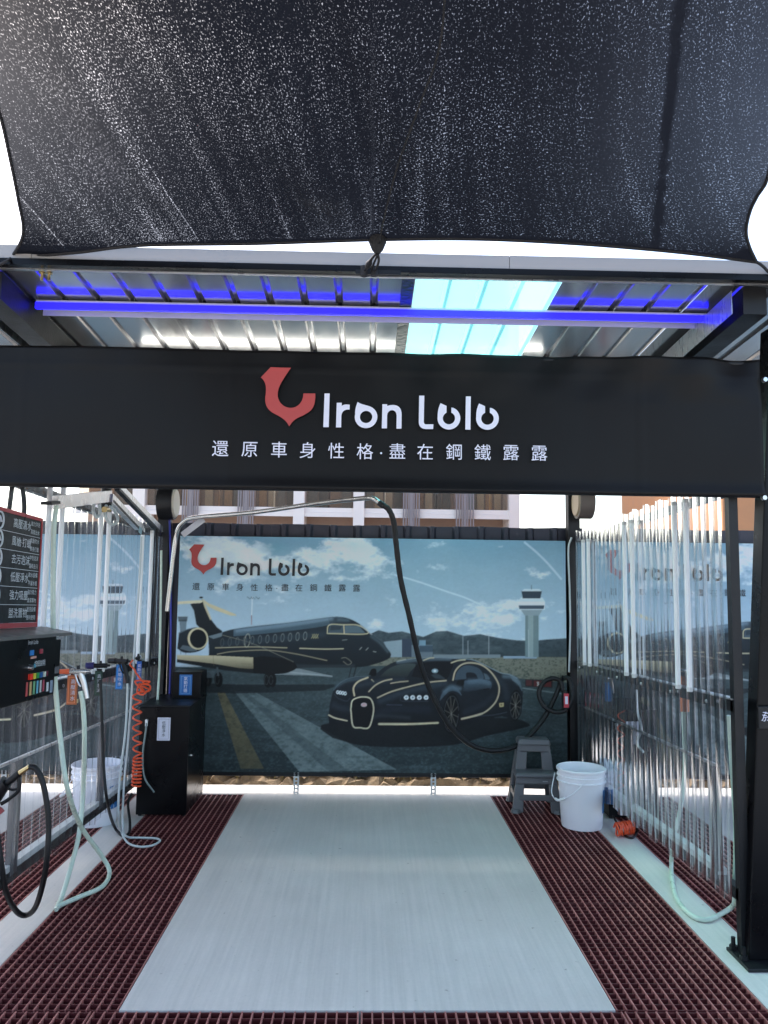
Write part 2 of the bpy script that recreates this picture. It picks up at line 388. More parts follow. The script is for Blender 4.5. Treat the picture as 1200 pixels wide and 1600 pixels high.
# ================================================================== BACK WALL AND FRAME
def corrugated(axis0, axis1, z0f, z1f, mk, pitch, amp, mat_, name, parent, prof=((0, 0), (.32, 0), (.42, 1), (.58, 1), (.68, 0))):
    b = MB(); pts = []
    a = axis0
    while a < axis1-1e-6:
        for t, h in prof:
            q = a+t*pitch
            if q <= axis1: pts.append((q, h*amp))
        a += pitch
    pts.append((axis1, 0))
    for q, h in pts: b.v += [mk(q, h, z0f(q)), mk(q, h, z1f(q))]
    b.f = [(2*i, 2*i+2, 2*i+3, 2*i+1) for i in range(len(pts)-1)]
    return b.build(name, mat_, parent)
def back_wall(x, label):
    t = thing('back_wall', label, 'wall', (x+.03, 5.93, 0), 'dark steel back walls')
    for k in range(4):
        a = x-1.50+k*.765
        corrugated(a, a+.765, lambda q: .17, lambda q: 2.0+.003*math.sin(q*9), lambda q, h, z: (q, 5.95-h+.003*(k % 2), z), .19, .03, M_backwall, 'steel_sheet', t)
    MB().box(x-1.5, x+1.56, 5.955, 5.99, .2, .24).build('rail', M_black, t); MB().box(x-1.5, x+1.56, 5.955, 5.99, 1.8, 1.84).build('rail', M_black, t)
    return t
back_wall(0, 'dark corrugated steel wall showing above the aeroplane mural, between the two drum posts')
back_wall(-P, 'dark corrugated steel wall seen through the hose-gun side wall'); back_wall(P, 'dark corrugated steel wall seen through the side wall by the bucket')

def back_post(x, label):
    t = thing('back_post', label, 'post', (x, 5.88, 0), 'black posts at the back')
    MB().box(x-.045, x+.045, 5.84, 5.93, .008, 2.66).build('post_tube', M_black, t, bevel=.004)
    b = MB().box(x-.08, x+.08, 5.80, 5.95, 0, .010); b.build('base_plate', M_black, t)
    return t
back_post(XL+.01, 'black steel post at the mural edge behind the cabinet, with blue cable')
back_post(XR-.01, 'black steel post at the mural edge beside the stool')
tag(MB().tube(spline([at(263, 760, 1, 5.82), at(266, 850, 1, 5.82), at(267, 960, 1, 5.82), at(266, 1050, 1, 5.82), at(264, 1120, 1, 5.80)]), .008).build('blue_cable', M_blueh, None, True), 'blue cable running down the black post by the mural', 'cable')

def drum(u, v, side, label, face):
    c = at(u, v, 1, 5.74); t = thing('drum_fan', label, 'fan', c)
    x0, x1 = (c.x-.055, c.x+.055)
    MB().cyl((x0, c.y, c.z), (x1, c.y, c.z), .125, .125, 28).build('drum', M_black if side < 0 else mat('brown_drum', (.11, .085, .07), .5), t, True)
    fx = x1 if side < 0 else x0; s = 1 if side < 0 else -1
    MB().cyl((fx, c.y, c.z), (fx+s*.012, c.y, c.z), .108, .10, 28).build('face', face, t, True)
    MB().box(c.x-.02, c.x+.02, c.y, 5.842, c.z-.03, c.z+.03).build('bracket', M_black, t)
    return t
drum(262, 786, -1, 'round black drum with cream face high on the post behind the cabinet', mat('cream_face', (.62, .56, .46), .5))
drum(912, 785, 1, 'round brown drum with tan face high on the post by the stool', mat('tan_face', (.42, .30, .20), .5))

# ================================================================== MURAL (printed vinyl; painted as vertex colours)
MX0, MX1, MZ0, MZ1 = -1.407, 1.517, .160, 1.893
U0, U1, V0, V1, SS = 268, 900, 826, 1226, 3
CW, CH = (U1-U0)*SS, (V1-V0)*SS
cvs = np.zeros((CH, CW, 3), np.float32)
uu, vv = np.meshgrid(U0+(np.arange(CW)+.5)/SS, V0+(np.arange(CH)+.5)/SS)
def s2l(c): c = np.asarray(c, np.float32)/255; return np.where(c <= .04045, c/12.92, ((c+.055)/1.055)**2.4)
def fbm(sx, sy, octv=5, seed=0, ro=.55):
    r = np.random.default_rng(seed); out = np.zeros((CH, CW), np.float32); a = 1; tot = 0
    for k in range(octv):
        gx, gy = max(2, int(CW/SS/sx*2**k))+3, max(2, int(CH/SS/sy*2**k))+3
        g_ = r.random((gy, gx)).astype(np.float32)
        xs = np.linspace(0, gx-2.001, CW); ysn = np.linspace(0, gy-2.001, CH)
        xi = xs.astype(int); yi = ysn.astype(int); fx = xs-xi; fy = ysn-yi; fx = fx*fx*(3-2*fx); fy = fy*fy*(3-2*fy)
        A = g_[yi][:, xi]; B = g_[yi][:, xi+1]; C_ = g_[yi+1][:, xi]; D_ = g_[yi+1][:, xi+1]
        out += a*((A*(1-fx)+B*fx)*(1-fy[:, None])+(C_*(1-fx)+D_*fx)*fy[:, None]); tot += a; a *= ro
    return out/tot
def blend(mask, col, sl=None):
    col = s2l(col) if not isinstance(col, np.ndarray) else col
    if sl is None: cvs[:] = cvs*(1-mask[..., None])+col*mask[..., None]
    else: cvs[sl] = cvs[sl]*(1-mask[..., None])+(col if col.ndim == 1 else col)*mask[..., None]
def sub(pts, pad=2):
    p = np.array(pts, np.float32); x0 = int(max(0, (p[:, 0].min()-pad-U0)*SS)); x1 = int(min(CW, (p[:, 0].max()+pad-U0)*SS+1))
    y0 = int(max(0, (p[:, 1].min()-pad-V0)*SS)); y1 = int(min(CH, (p[:, 1].max()+pad-V0)*SS+1))
    return (slice(y0, max(y0, y1)), slice(x0, max(x0, x1)))
def pmask(pts):
    sl = sub(pts); X = uu[sl]; Y = vv[sl]; m_ = np.zeros(X.shape, bool); q = np.array(pts, np.float32)
    for (x0, y0), (x1, y1) in zip(q, np.roll(q, -1, 0)):
        if y0 == y1: continue
        m_ ^= ((y0 > Y) != (y1 > Y)) & (X < (x1-x0)*(Y-y0)/(y1-y0)+x0)
    return sl, m_.astype(np.float32)
def poly(pts, col, a=1.0, col2=None):
    sl, m_ = pmask(pts)
    if m_.size == 0: return
    c = s2l(col)
    if col2 is not None:
        p = np.array(pts); t = np.clip((vv[sl]-p[:, 1].min())/max(1e-3, p[:, 1].max()-p[:, 1].min()), 0, 1)[..., None]
        c = c*(1-t)+s2l(col2)*t
    blend(m_*a, np.asarray(c), sl)
def stroke(pts, w, col, a=1.0, taper=False):
    pts = smooth2(pts); w = w*.8; sl = sub(pts, w+2); X = uu[sl]; Y = vv[sl]; d = np.full(X.shape, 1e9, np.float32); q = np.array(pts, np.float32)
    for (x0, y0), (x1, y1) in zip(q[:-1], q[1:]):
        dx, dy = x1-x0, y1-y0; t = np.clip(((X-x0)*dx+(Y-y0)*dy)/max(1e-6, dx*dx+dy*dy), 0, 1)
        d = np.minimum(d, np.hypot(X-x0-t*dx, Y-y0-t*dy))
    blend(np.clip((w/2-d)*SS*.7+.5, 0, 1)*a, s2l(col), sl)
def glow(pts, w, col, a=.5):            # soft highlight along a line
    pts = smooth2(pts); sl = sub(pts, w*2); X = uu[sl]; Y = vv[sl]; d = np.full(X.shape, 1e9, np.float32); q = np.array(pts, np.float32)
    for (x0, y0), (x1, y1) in zip(q[:-1], q[1:]):
        dx, dy = x1-x0, y1-y0; t = np.clip(((X-x0)*dx+(Y-y0)*dy)/max(1e-6, dx*dx+dy*dy), 0, 1)
        d = np.minimum(d, np.hypot(X-x0-t*dx, Y-y0-t*dy))
    blend(np.exp(-(d/w)**2)*a, s2l(col), sl)
def smooth2(pts, n=6):
    if len(pts) < 3: return pts
    return [(p.x, p.y) for p in spline([(a, b, 0) for a, b in pts], n)]
def ell(c, rx, ry, rot=0, n=40):
    return [(c[0]+rx*math.cos(t)*math.cos(rot)-ry*math.sin(t)*math.sin(rot), c[1]+rx*math.cos(t)*math.sin(rot)+ry*math.sin(t)*math.cos(rot)) for t in [2*math.pi*k/n for k in range(n)]]
def conv(s, ox, oy):
    return lambda *a: [(ox+a[i]/s, oy+a[i+1]/s) for i in range(0, len(a), 2)]
A_ = conv(3.158, 240, 740); B_ = conv(3.158, 560, 740); C_ = conv(4.615, 500, 1000); D_ = conv(4.615, 640, 1000); E_ = conv(3.529, 280, 920); G_ = conv(3.529, 280, 830)
# sky
t = np.clip((vv-840)/160, 0, 1)[..., None]
cvs[:] = s2l((98, 138, 158))*(1-t)+s2l((150, 172, 184))*t
n1 = fbm(150, 70, 6, 3); n2 = fbm(60, 26, 6, 5); n3 = fbm(25, 12, 5, 9); n4 = fbm(7, 4, 4, 14, .7); n5 = fbm(3.5, 2.2, 3, 15, .7)
left = np.clip((520-uu)/200, 0, 1); cl = np.exp(-(((uu-360)/130)**2+((vv-868-(uu-360)*.16)/26)**2))*1.1
cl += np.exp(-(((uu-500)/90)**2+((vv-885)/26)**2))*.75+np.exp(-(((uu-560)/55)**2+((vv-862-(uu-560)*.25)/26)**2))*1.15
cl += .35*np.exp(-(((uu-300)/60)**2+((vv-845)/20)**2))
mk = np.clip((cl*.9+(n1-.5)*1.5+(n2-.5)*1.5+(n3-.5)*1.1+(n4-.5)*.5-.42)*2.2, 0, 1)
mk *= np.clip((945-vv)/40, 0, 1)
blend(mk*.82, (196, 208, 212))
blend(np.clip((n2-.52)*4, 0, 1)*mk*.5, (150, 168, 176))
hole = np.exp(-(((uu-430)/26)**2+((vv-856)/12)**2)); blend(np.clip(hole*1.2+(n3-.5)*.8-.2, 0, 1)*.75, (90, 138, 156))
low = np.exp(-(((uu-755)/75)**2+((vv-968-np.abs(uu-790)*.05)/24)**2))+.8*np.exp(-(((uu-800)/22)**2+((vv-945)/14)**2))+.5*np.exp(-(((uu-590)/20)**2+((vv-978)/13)**2))+.45*np.exp(-(((uu-495)/24)**2+((vv-952)/8)**2))
blend(np.clip((low*.95+(n2-.5)*1.3+(n3-.5)*1.2+(n4-.5)*.6-.38)*2.2, 0, 1)*.75, (198, 205, 208))
blend(np.clip((n1-.45)*2, 0, 1)*np.clip((935-vv)/60, 0, 1)*np.clip((uu-600)/100, 0, 1)*.35, (160, 182, 192))
stroke(B_(180, 500, 300, 535, 430, 580, 520, 610, 600, 645), 3.2, (186, 200, 208), .55); stroke(B_(820, 340, 880, 390, 940, 450, 1000, 520), 4, (188, 202, 210), .5)
# hills, airport buildings, desert
hl = B_(60, 790, 100, 772, 150, 785, 215, 778, 260, 790, 320, 805, 385, 778, 440, 776, 520, 800, 600, 792, 700, 812, 780, 822, 860, 825, 930, 818, 1030, 812)
poly(hl+B_(1060, 930, 40, 930), (62, 76, 82), 1, (44, 56, 60))
sl, m_ = pmask(hl+B_(1060, 930, 40, 930)); blend(m_*np.clip((n4[sl]-.45)*4, 0, 1)*.6, (36, 47, 53), sl); blend(m_*np.clip((n3[sl]-.5)*4, 0, 1)*.45, (84, 97, 101), sl)
poly(B_(-400, 905, 1060, 905, 1060, 1070, -400, 1070), (104, 106, 92), 1, (96, 98, 84))
sl, m_ = pmask(B_(-400, 900, 1060, 900, 1060, 1070, -400, 1070)); blend(m_*np.clip((n5[sl]-.55)*7, 0, 1)*.8, (48, 56, 50), sl); blend(m_*np.clip((n4[sl]-.56)*7, 0, 1)*.6, (52, 60, 54), sl); blend(m_*np.clip((n2[sl]-.55)*4, 0, 1)*.4, (132, 130, 110), sl)
poly(B_(125, 830, 215, 820, 215, 905, 160, 905), (120, 138, 146)); poly(B_(215, 815, 260, 815, 262, 905, 215, 905), (48, 58, 72)); poly(B_(262, 845, 366, 845, 366, 905, 262, 905), (90, 104, 112)); poly(B_(300, 848, 366, 848, 366, 880, 300, 880), (56, 72, 84)); poly(B_(300, 822, 332, 822, 332, 848, 300, 848), (100, 130, 146))
for x in (515, 540, 643): stroke(B_(x, 905, x, 800 if x != 540 else 825), 1.0, (150, 160, 164), .8)
stroke(B_(630, 793, 656, 796), 1.6, (150, 160, 164), .8)
poly(B_(370, 893, 700, 893, 700, 910, 370, 910), (104, 116, 120)); poly(B_(715, 900, 880, 900, 880, 912, 715, 912), (120, 140, 156))
# control tower
poly(B_(822, 690, 888, 690, 888, 905, 822, 905), (96, 116, 118)); poly(B_(836, 690, 862, 690, 862, 905, 836, 905), (122, 140, 140)); stroke(B_(838, 770, 840, 905), 1.2, (150, 164, 164))
poly(B_(795, 665, 912, 665, 890, 700, 820, 700), (120, 136, 142)); poly(B_(784, 632, 920, 632, 918, 672, 790, 672), (190, 200, 204)); poly(B_(790, 650, 917, 650, 914, 668, 792, 668), (56, 70, 82)); poly(B_(784, 632, 800, 612, 908, 612, 921, 632), (172, 186, 192))
poly(B_(803, 578, 905, 578, 897, 616, 810, 616), (44, 56, 66)); poly(B_(803, 580, 818, 570, 892, 570, 905, 580), (176, 188, 194)); stroke(B_(853, 570, 853, 552), 1.6, (90, 104, 110))
# runway
poly([(270, 1042), (620, 1040), (760, 1055), (900, 1068), (900, 1230), (268, 1230)], (50, 63, 65), 1, (27, 38, 40))
sl, m_ = pmask([(270, 1040), (900, 1060), (900, 1230), (268, 1230)]); st_ = fbm(90, 7, 5, 21)
blend(m_*np.clip((st_[sl]-.5)*3, 0, 1)*.45, (62, 76, 78), sl); blend(m_*np.clip((n5[sl]-.52)*5, 0, 1)*.35, (66, 80, 82), sl); blend(m_*np.clip((n4[sl]-.55)*5, 0, 1)*.35, (24, 32, 34), sl); blend(m_*np.clip((n2[sl]-.5)*3, 0, 1)*.4, (22, 30, 32), sl)
stroke(B_(810, 1058, 1030, 1090), 1.6, (120, 136, 136), .7); stroke(B_(800, 1155, 1020, 1190), 1.5, (70, 84, 86), .5)
stroke(A_(480, 960, 880, 1000), 2.5, (150, 160, 160), .55); poly(A_(620, 960, 720, 962, 880, 998, 560, 990), (140, 150, 150), .5)
poly(A_(130, 945, 220, 940, 300, 950, 180, 955), (150, 158, 158), .6)
poly(A_(400, 1075, 500, 1075, 1200, 1460, 720, 1470), (96, 112, 112), .62, (110, 124, 122)); poly(A_(430, 1080, 460, 1080, 960, 1465, 860, 1465), (54, 66, 68), .55)
sl, m_ = pmask(A_(400, 1075, 500, 1075, 1200, 1460, 720, 1470)); blend(m_*np.clip((n4[sl]-.47)*4, 0, 1)*.6, (50, 64, 66), sl); blend(m_*np.clip((n3[sl]-.5)*4, 0, 1)*.4, (50, 64, 66), sl)
poly(A_(315, 1080, 350, 1075, 545, 1455, 430, 1455), (96, 88, 60), .75, (84, 78, 54)); sl, m_ = pmask(A_(315, 1080, 350, 1075, 545, 1455, 430, 1455)); blend(m_*np.clip((n4[sl]-.47)*4, 0, 1)*.6, (48, 52, 44), sl)
poly(A_(95, 1030, 420, 1040, 930, 1040, 840, 1070, 400, 1085, 95, 1075), (18, 24, 27), .85)      # shadow under the jet
# far mast and tower
stroke(A_(483, 745, 487, 610), 1.4, (200, 205, 206), .9); stroke(A_(483, 745, 484, 700), 1.6, (120, 70, 66), .9)
for k in range(9): stroke(A_(462+k*7, 608+(k % 3)*5, 462+k*7+5, 612+(k % 2)*6), 1.4, (70, 84, 90), .8)
poly(A_(128, 720, 165, 720, 160, 790, 133, 790), (70, 84, 90), .8); poly(A_(120, 705, 170, 705, 166, 730, 124, 730), (52, 64, 70), .9); stroke(A_(135, 890, 135, 790), 1.4, (80, 94, 98), .8); stroke(A_(160, 890, 160, 790), 1.4, (80, 94, 98), .8)
# jet
DK = (17, 23, 27)
poly(E_(62, 85, 128, 60, 150, 100, 178, 170, 210, 212, 238, 232, 236, 250, 160, 262, 118, 218, 95, 195, 82, 120), (26, 33, 38), 1, DK)
poly(E_(-12, 70, 120, 62, 136, 66, 120, 78, -12, 86), (186, 180, 150)); poly(E_(125, 52, 165, 80, 230, 106, 312, 140, 316, 149, 285, 148, 200, 118, 158, 96), (176, 168, 132)); poly(E_(128, 58, 142, 72, 180, 168, 172, 172, 140, 100), (170, 164, 132)); poly(ell(E_(122, 48)[0], 3, 1.6), (40, 46, 50))
poly(smooth2(E_(160, 262, 240, 238, 300, 222, 420, 205, 600, 186, 760, 165, 850, 154, 910, 157, 965, 176, 1015, 208, 1065, 255, 1115, 292, 1150, 332, 1168, 362, 1150, 388, 1080, 415, 1010, 430, 900, 434, 650, 436, 600, 462, 540, 468, 410, 465, 250, 440, 170, 410, 165, 340)), (33, 44, 51), 1, (13, 17, 20))
poly(smooth2(E_(300, 224, 420, 207, 600, 188, 760, 167, 850, 156, 905, 160, 820, 200, 640, 228, 420, 252, 300, 262)), (64, 86, 98), .75)
poly(smooth2(E_(330, 224, 600, 193, 830, 160, 800, 178, 600, 212, 380, 236)), (92, 114, 126), .45)
poly(E_(820, 160, 900, 160, 960, 180, 830, 192), (38, 50, 58), .8)
poly(E_(830, 200, 905, 200, 908, 243, 822, 243), (58, 74, 82)); poly(E_(915, 202, 990, 204, 1026, 243, 912, 243), (74, 92, 100)); poly(E_(835, 205, 900, 205, 890, 225, 832, 230), (32, 40, 46), .7)
stroke(E_(816, 246, 828, 199, 905, 198, 990, 202, 1036, 247, 816, 246), 1.5, (190, 180, 140)); stroke(E_(908, 199, 910, 246), 1.6, (190, 180, 140)); stroke(E_(1000, 200, 1040, 235, 1062, 252), 2.2, (150, 160, 160), .6)
for k in range(12):
    x = 238+k*41.5; y = 296-k*3.3
    a = .25+.06*k
    stroke([(p[0], p[1]) for p in ell(E_(x, y)[0], 2.4+.02*k, 6.2, .1, 14)]+[ell(E_(x, y)[0], 2.4+.02*k, 6.2, .1, 14)[0]], .9, (132, 140, 136), a)
stroke([(p[0], p[1]) for p in ell(E_(376, 285)[0], 4, 10.5, .12, 18)], 1.0, (160, 160, 140), .8)
for k in range(3): stroke(E_(730+k*12, 272, 744+k*12, 250), 1.0, (190, 180, 120), .9); stroke(E_(734+k*12, 250, 742+k*12, 272), .9, (190, 180, 120), .8)
stroke(E_(200, 325, 400, 320, 595, 325), 1.3, (176, 166, 130), .85); stroke(E_(665, 328, 800, 332, 905, 330), 1.6, (186, 176, 140), .95); stroke(E_(210, 360, 300, 345, 480, 338, 640, 358, 815, 395), 1.2, (160, 150, 118), .8)
stroke(E_(240, 255, 400, 300, 560, 370, 630, 402), 1.0, (130, 128, 110), .6)
stroke(E_(895, 382, 920, 380, 950, 405, 930, 418, 905, 400), .9, (140, 136, 116), .7); stroke(E_(900, 283, 925, 280), 1.4, (120, 124, 120), .8)
for a in ((995, 335, 1006, 322), (1030, 338, 1042, 325), (1070, 345, 1085, 348)): stroke(E_(*a), 1.1, (150, 156, 150), .8)
glow(E_(320, 232, 500, 208, 700, 182, 840, 164), 3.5, (110, 134, 148), .5); glow(E_(250, 300, 420, 285, 600, 268, 800, 250), 5, (44, 58, 66), .5)
glow(E_(640, 425, 800, 428, 960, 424), 2.5, (48, 58, 62), .5); glow(E_(1060, 262, 1110, 300, 1150, 345), 2.5, (70, 88, 96), .5); glow(E_(880, 170, 930, 172), 3, (80, 100, 110), .5); glow(E_(420, 400, 520, 400, 610, 430), 3, (34, 42, 46), .5)
# engine, wing, gear
poly(smooth2(E_(0, 240, 60, 218, 110, 214, 150, 245, 160, 280, 140, 325, 95, 348, 30, 352, -10, 330)), (30, 40, 46), 1, (20, 26, 30)); poly(smooth2(E_(5, 330, 60, 345, 100, 338, 60, 318, 20, 310)), (90, 104, 110), .6)
poly(ell(E_(104, 274)[0], 16.0, 17.2), (178, 168, 132)); poly(ell(E_(106, 275)[0], 13.2, 14.8), (14, 18, 22)); stroke(E_(0, 245, 50, 222, 90, 218), 1.6, (96, 112, 120), .6)
poly(E_(160, 262, 240, 240, 235, 262, 190, 276), (100, 116, 122), .8)
poly(E_(-12, 364, 190, 368, 408, 378, 410, 440, 330, 442, 190, 425, -12, 396), (170, 160, 126), 1, (84, 78, 58)); poly(E_(-12, 388, 190, 412, 330, 436, 408, 442, 410, 466, 240, 448, -12, 405), (20, 24, 26)); stroke(E_(188, 368, 192, 424), .8, (80, 74, 54), .7); stroke(E_(340, 412, 400, 415), .8, (90, 84, 60), .8)
poly(smooth2(E_(408, 380, 470, 372, 600, 390, 650, 430, 600, 462, 520, 470, 410, 466)), (11, 14, 16))
for x, y, r in ((490, 502, 42), (515, 502, 40), (160, 498, 40), (218, 500, 42)): poly(ell(E_(x, y)[0], r/3.529*.55, r/3.529), (10, 12, 13)); stroke(ell(E_(x-8, y)[0], r/3.529*.25, r/3.529*.6, 0, 14), .8, (60, 66, 68), .7)
poly(E_(205, 432, 215, 432, 222, 480, 210, 480), (60, 68, 70)); poly(E_(120, 452, 200, 450, 190, 490, 130, 492), (70, 80, 84), .7)
stroke(E_(950, 430, 935, 490), 2.2, (30, 36, 40)); stroke(E_(1010, 432, 965, 486), 1.8, (60, 70, 74)); stroke(E_(975, 432, 960, 490), 2, (20, 24, 28))
# car: shadow, body
poly(smooth2(C_(0, 640, 60, 600, 500, 590, 1300, 560, 1508, 606, 1440, 640, 1200, 690, 960, 755, 600, 772, 300, 760, 90, 705)), (15, 17, 20), .95)
body = C_(66, 600, 62, 545, 75, 450, 98, 362, 150, 305, 235, 270, 350, 262, 405, 242, 470, 190, 560, 150, 680, 132, 800, 124, 950, 128)+D_(440, 137, 520, 167, 600, 207, 660, 237, 720, 247, 770, 272, 800, 312, 816, 380, 810, 480, 800, 540, 770, 576, 745, 580, 660, 550, 500, 588, 380, 618, 340, 645, 290, 668, 255, 655)+C_(850, 606, 640, 618, 420, 622, 340, 632, 230, 630)
poly(smooth2(body, 3), (27, 33, 39), 1, (13, 15, 19))
stroke(C_(98, 362, 150, 305, 235, 270, 350, 262), 1.4, (74, 90, 98), .7); stroke(C_(552, 156, 680, 135, 800, 127, 950, 131)+D_(440, 140, 520, 170, 600, 210, 660, 238, 720, 249, 775, 276), 1.5, (120, 138, 146), .75)
poly(smooth2(D_(720, 250, 770, 272, 800, 312, 812, 370, 780, 320, 740, 290)), (92, 110, 118), .5)
poly(smooth2(C_(430, 262, 505, 200, 600, 172, 690, 176, 650, 230, 630, 264)), (56, 66, 64), 1, (34, 40, 40))
poly(smooth2(C_(690, 178, 760, 160, 900, 150, 960, 165, 940, 230, 900, 290, 800, 285, 660, 262)), (16, 18, 22)); poly(smooth2(C_(800, 250, 850, 245, 900, 280, 830, 275)), (60, 70, 76), .5); poly(ell(C_(828, 222)[0], 5, 3.4), (150, 176, 186), .55); poly(ell(C_(828, 222)[0], 2, 1.5), (210, 226, 232), .8)
poly(smooth2(C_(350, 250, 372, 210, 402, 208, 406, 250, 380, 262)), (10, 11, 13)); stroke(C_(372, 285, 388, 300), 2, (170, 160, 130), .8)
poly(smooth2(D_(322, 286, 345, 225, 390, 187, 450, 186, 510, 215, 528, 282, 400, 280)), (52, 66, 76)); poly(smooth2(D_(408, 280, 410, 235, 470, 240, 495, 282)), (22, 26, 32)); poly(smooth2(D_(532, 238, 560, 250, 578, 282, 545, 282)), (66, 80, 88)); poly(smooth2(D_(332, 320, 350, 292, 400, 290, 395, 318, 350, 342)), (12, 13, 16))
poly(smooth2(D_(395, 292, 480, 286, 575, 292, 586, 350, 520, 352, 440, 372, 385, 366)), (62, 80, 92), .8, (30, 38, 46)); poly(smooth2(D_(385, 380, 480, 362, 585, 362, 570, 430, 480, 500, 390, 540)), (20, 25, 31)); stroke(D_(535, 355, 572, 350), 2, (14, 16, 18))
poly(smooth2(D_(215, 440, 235, 380, 290, 340, 345, 350, 375, 400, 340, 372, 290, 368, 250, 400)), (72, 90, 102), .6)
stroke(D_(375, 570, 480, 548, 600, 540, 700, 520), 1.2, (64, 76, 86), .5)
glow(C_(120, 330, 200, 290, 330, 276), 3, (66, 82, 90), .55); glow(C_(260, 330, 420, 300, 600, 280), 4, (40, 50, 58), .6); glow(C_(430, 440, 600, 380, 800, 330, 900, 310), 5, (44, 55, 64), .6)
glow(C_(560, 162, 760, 140, 940, 138), 2.2, (90, 108, 118), .5); glow(D_(250, 370, 300, 335, 360, 350), 3.2, (84, 104, 116), .55); glow(D_(430, 300, 520, 296, 570, 310), 4, (86, 106, 120), .5); glow(D_(680, 262, 740, 268, 785, 310), 3.2, (92, 112, 122), .5)
glow(C_(430, 520, 560, 500, 780, 500), 6, (28, 35, 44), .6); glow(C_(100, 470, 150, 490, 200, 500), 5, (36, 44, 52), .6); glow(D_(400, 520, 520, 470, 600, 400), 5, (34, 42, 50), .5); glow(C_(380, 560, 450, 545, 640, 560), 3, (46, 55, 60), .4); glow(D_(600, 260, 680, 330, 700, 420), 5, (40, 50, 58), .5)
GD = (164, 150, 122)
stroke(D_(312, 288, 328, 225, 370, 180, 430, 164, 510, 176, 575, 220, 622, 280, 645, 340, 636, 410, 600, 470, 520, 530, 375, 568), 2.6, GD); stroke(D_(375, 567, 450, 550, 520, 530), 3.4, GD)
stroke(D_(300, 164, 350, 147, 400, 142), 2.2, (172, 160, 128)); stroke(C_(745, 146, 790, 130, 820, 128), 2, (172, 160, 128)); stroke(C_(560, 152, 620, 138), 1.4, (150, 150, 136))
stroke(C_(248, 400, 242, 345, 275, 300, 345, 270), 2.8, (176, 162, 128)); stroke(C_(352, 372, 400, 325, 460, 295, 518, 282), 2.2, GD); stroke(C_(510, 312, 570, 302, 635, 296), 1.8, GD); stroke(C_(415, 416, 520, 370, 680, 326, 800, 302, 908, 292), 2.4, GD)
grl = C_(222, 500, 232, 440, 265, 418, 310, 410, 360, 420, 384, 470, 382, 540, 352, 630, 290, 632, 238, 618)
poly(smooth2(grl+grl[:1], 4), (12, 13, 16)); stroke(smooth2(grl+grl[:1], 4), 1.9, (196, 186, 154)); poly(ell(C_(317, 467)[0], 4.2, 2.6), (166, 130, 132)); stroke(ell(C_(317, 467)[0], 4.2, 2.6, 0, 16), .6, (200, 190, 190))
stroke(C_(64, 540, 110, 562, 195, 582), 2.2, (180, 168, 136)); stroke(C_(425, 606, 640, 606, 850, 596), 3.2, (178, 166, 132)); stroke(C_(425, 598, 640, 598, 848, 590), 1, (110, 104, 84)); stroke(C_(480, 466, 590, 468), 1, (60, 72, 90), .8)
for x in (622, 668, 716, 765): stroke(ell(C_(x, 414)[0], 2.8, 2.6, 0, 12), 1.7, (226, 236, 238)); poly(ell(C_(x, 413)[0], 1.8, 1.6), (120, 136, 146))
for k, x in enumerate((128, 146, 164, 182)): stroke(ell(C_(x, 376+k*3)[0], 1.6, 2.2, 0, 10), 1.2, (206, 218, 220))
stroke(C_(580, 410, 596, 440, 780, 440), 1, (50, 60, 70), .8); stroke(C_(105, 390, 130, 418, 190, 440, 215, 420), 1.2, (46, 54, 62), .8)
for (cx, cy, rx, ry) in ((300, 530, 62, 148), (763, 472, 46, 112)):
    c0 = D_(cx, cy)[0]; poly(ell(c0, rx/4.615, ry/4.615, .06), (9, 10, 12)); stroke(ell(c0, rx/4.615*.84, ry/4.615*.86, .06, 30), .7, (70, 76, 80), .8)
    for k in range(10):
        a = 2*math.pi*k/10+.2; stroke([c0, (c0[0]+rx/4.615*.8*math.cos(a), c0[1]+ry/4.615*.82*math.sin(a))], .8, (118, 114, 104), .65)
poly(D_(645, 455, 678, 452, 676, 480, 648, 482), (166, 150, 100)); poly(ell(D_(661, 467)[0], 2, 1.6), (100, 90, 60))
poly(D_(832, 282, 1030, 288, 1030, 345, 832, 335), (34, 30, 32)); poly(D_(838, 288, 880, 289, 880, 330, 838, 328), (70, 36, 36)); poly(D_(895, 292, 1020, 296, 1020, 338, 895, 334), (78, 30, 30)); stroke(D_(918, 305, 930, 306, 922, 316, 932, 320, 920, 328), 1.2, (180, 180, 170))
# grain
gr = np.clip((vv-1040)/40, 0, 1)[..., None]
cvs *= 1+(n5[..., None]-.5)*(.12+.25*gr)
cvs *= 1+(fbm(70, 30, 4, 41)[..., None]-.5)*(.10+.35*gr)
lum = cvs@np.array([.3, .55, .15], np.float32); cvs[:] = cvs*.88+lum[..., None]*.12

NX, NZ = 660, 392; MURAL_GAIN = 1.6
gx, gz = np.meshgrid(np.linspace(MX0, MX1, NX), np.linspace(MZ0, MZ1, NZ))
pu, pv = proj(gx, 5.83, gz)
small = cvs.reshape(CH//SS, SS, CW//SS, SS, 3).mean((1, 3))
fx = np.clip(pu-U0-.5, 0, CW//SS-1.01); fy = np.clip(pv-V0-.5, 0, CH//SS-1.01); xi = fx.astype(int); yi = fy.astype(int); fx = (fx-xi)[..., None]; fy = (fy-yi)[..., None]
colr = (small[yi, xi]*(1-fx)+small[yi, xi+1]*fx)*(1-fy)+(small[yi+1, xi]*(1-fx)+small[yi+1, xi+1]*fx)*fy
colr = np.clip(colr*MURAL_GAIN, 0, .82)
ripple = .004*np.sin(gx*5+gz*2)*np.sin(gz*3)+.006*np.exp(-((gx-MX0)**2+(gz-MZ1)**2)/.05)*np.sin(np.arctan2(MZ1+.05-gz, gx-MX0+.05)*22)
vs = np.stack([gx, 5.83-.006+ripple, gz], -1).reshape(-1, 3)
idx = np.arange(NX*NZ).reshape(NZ, NX)
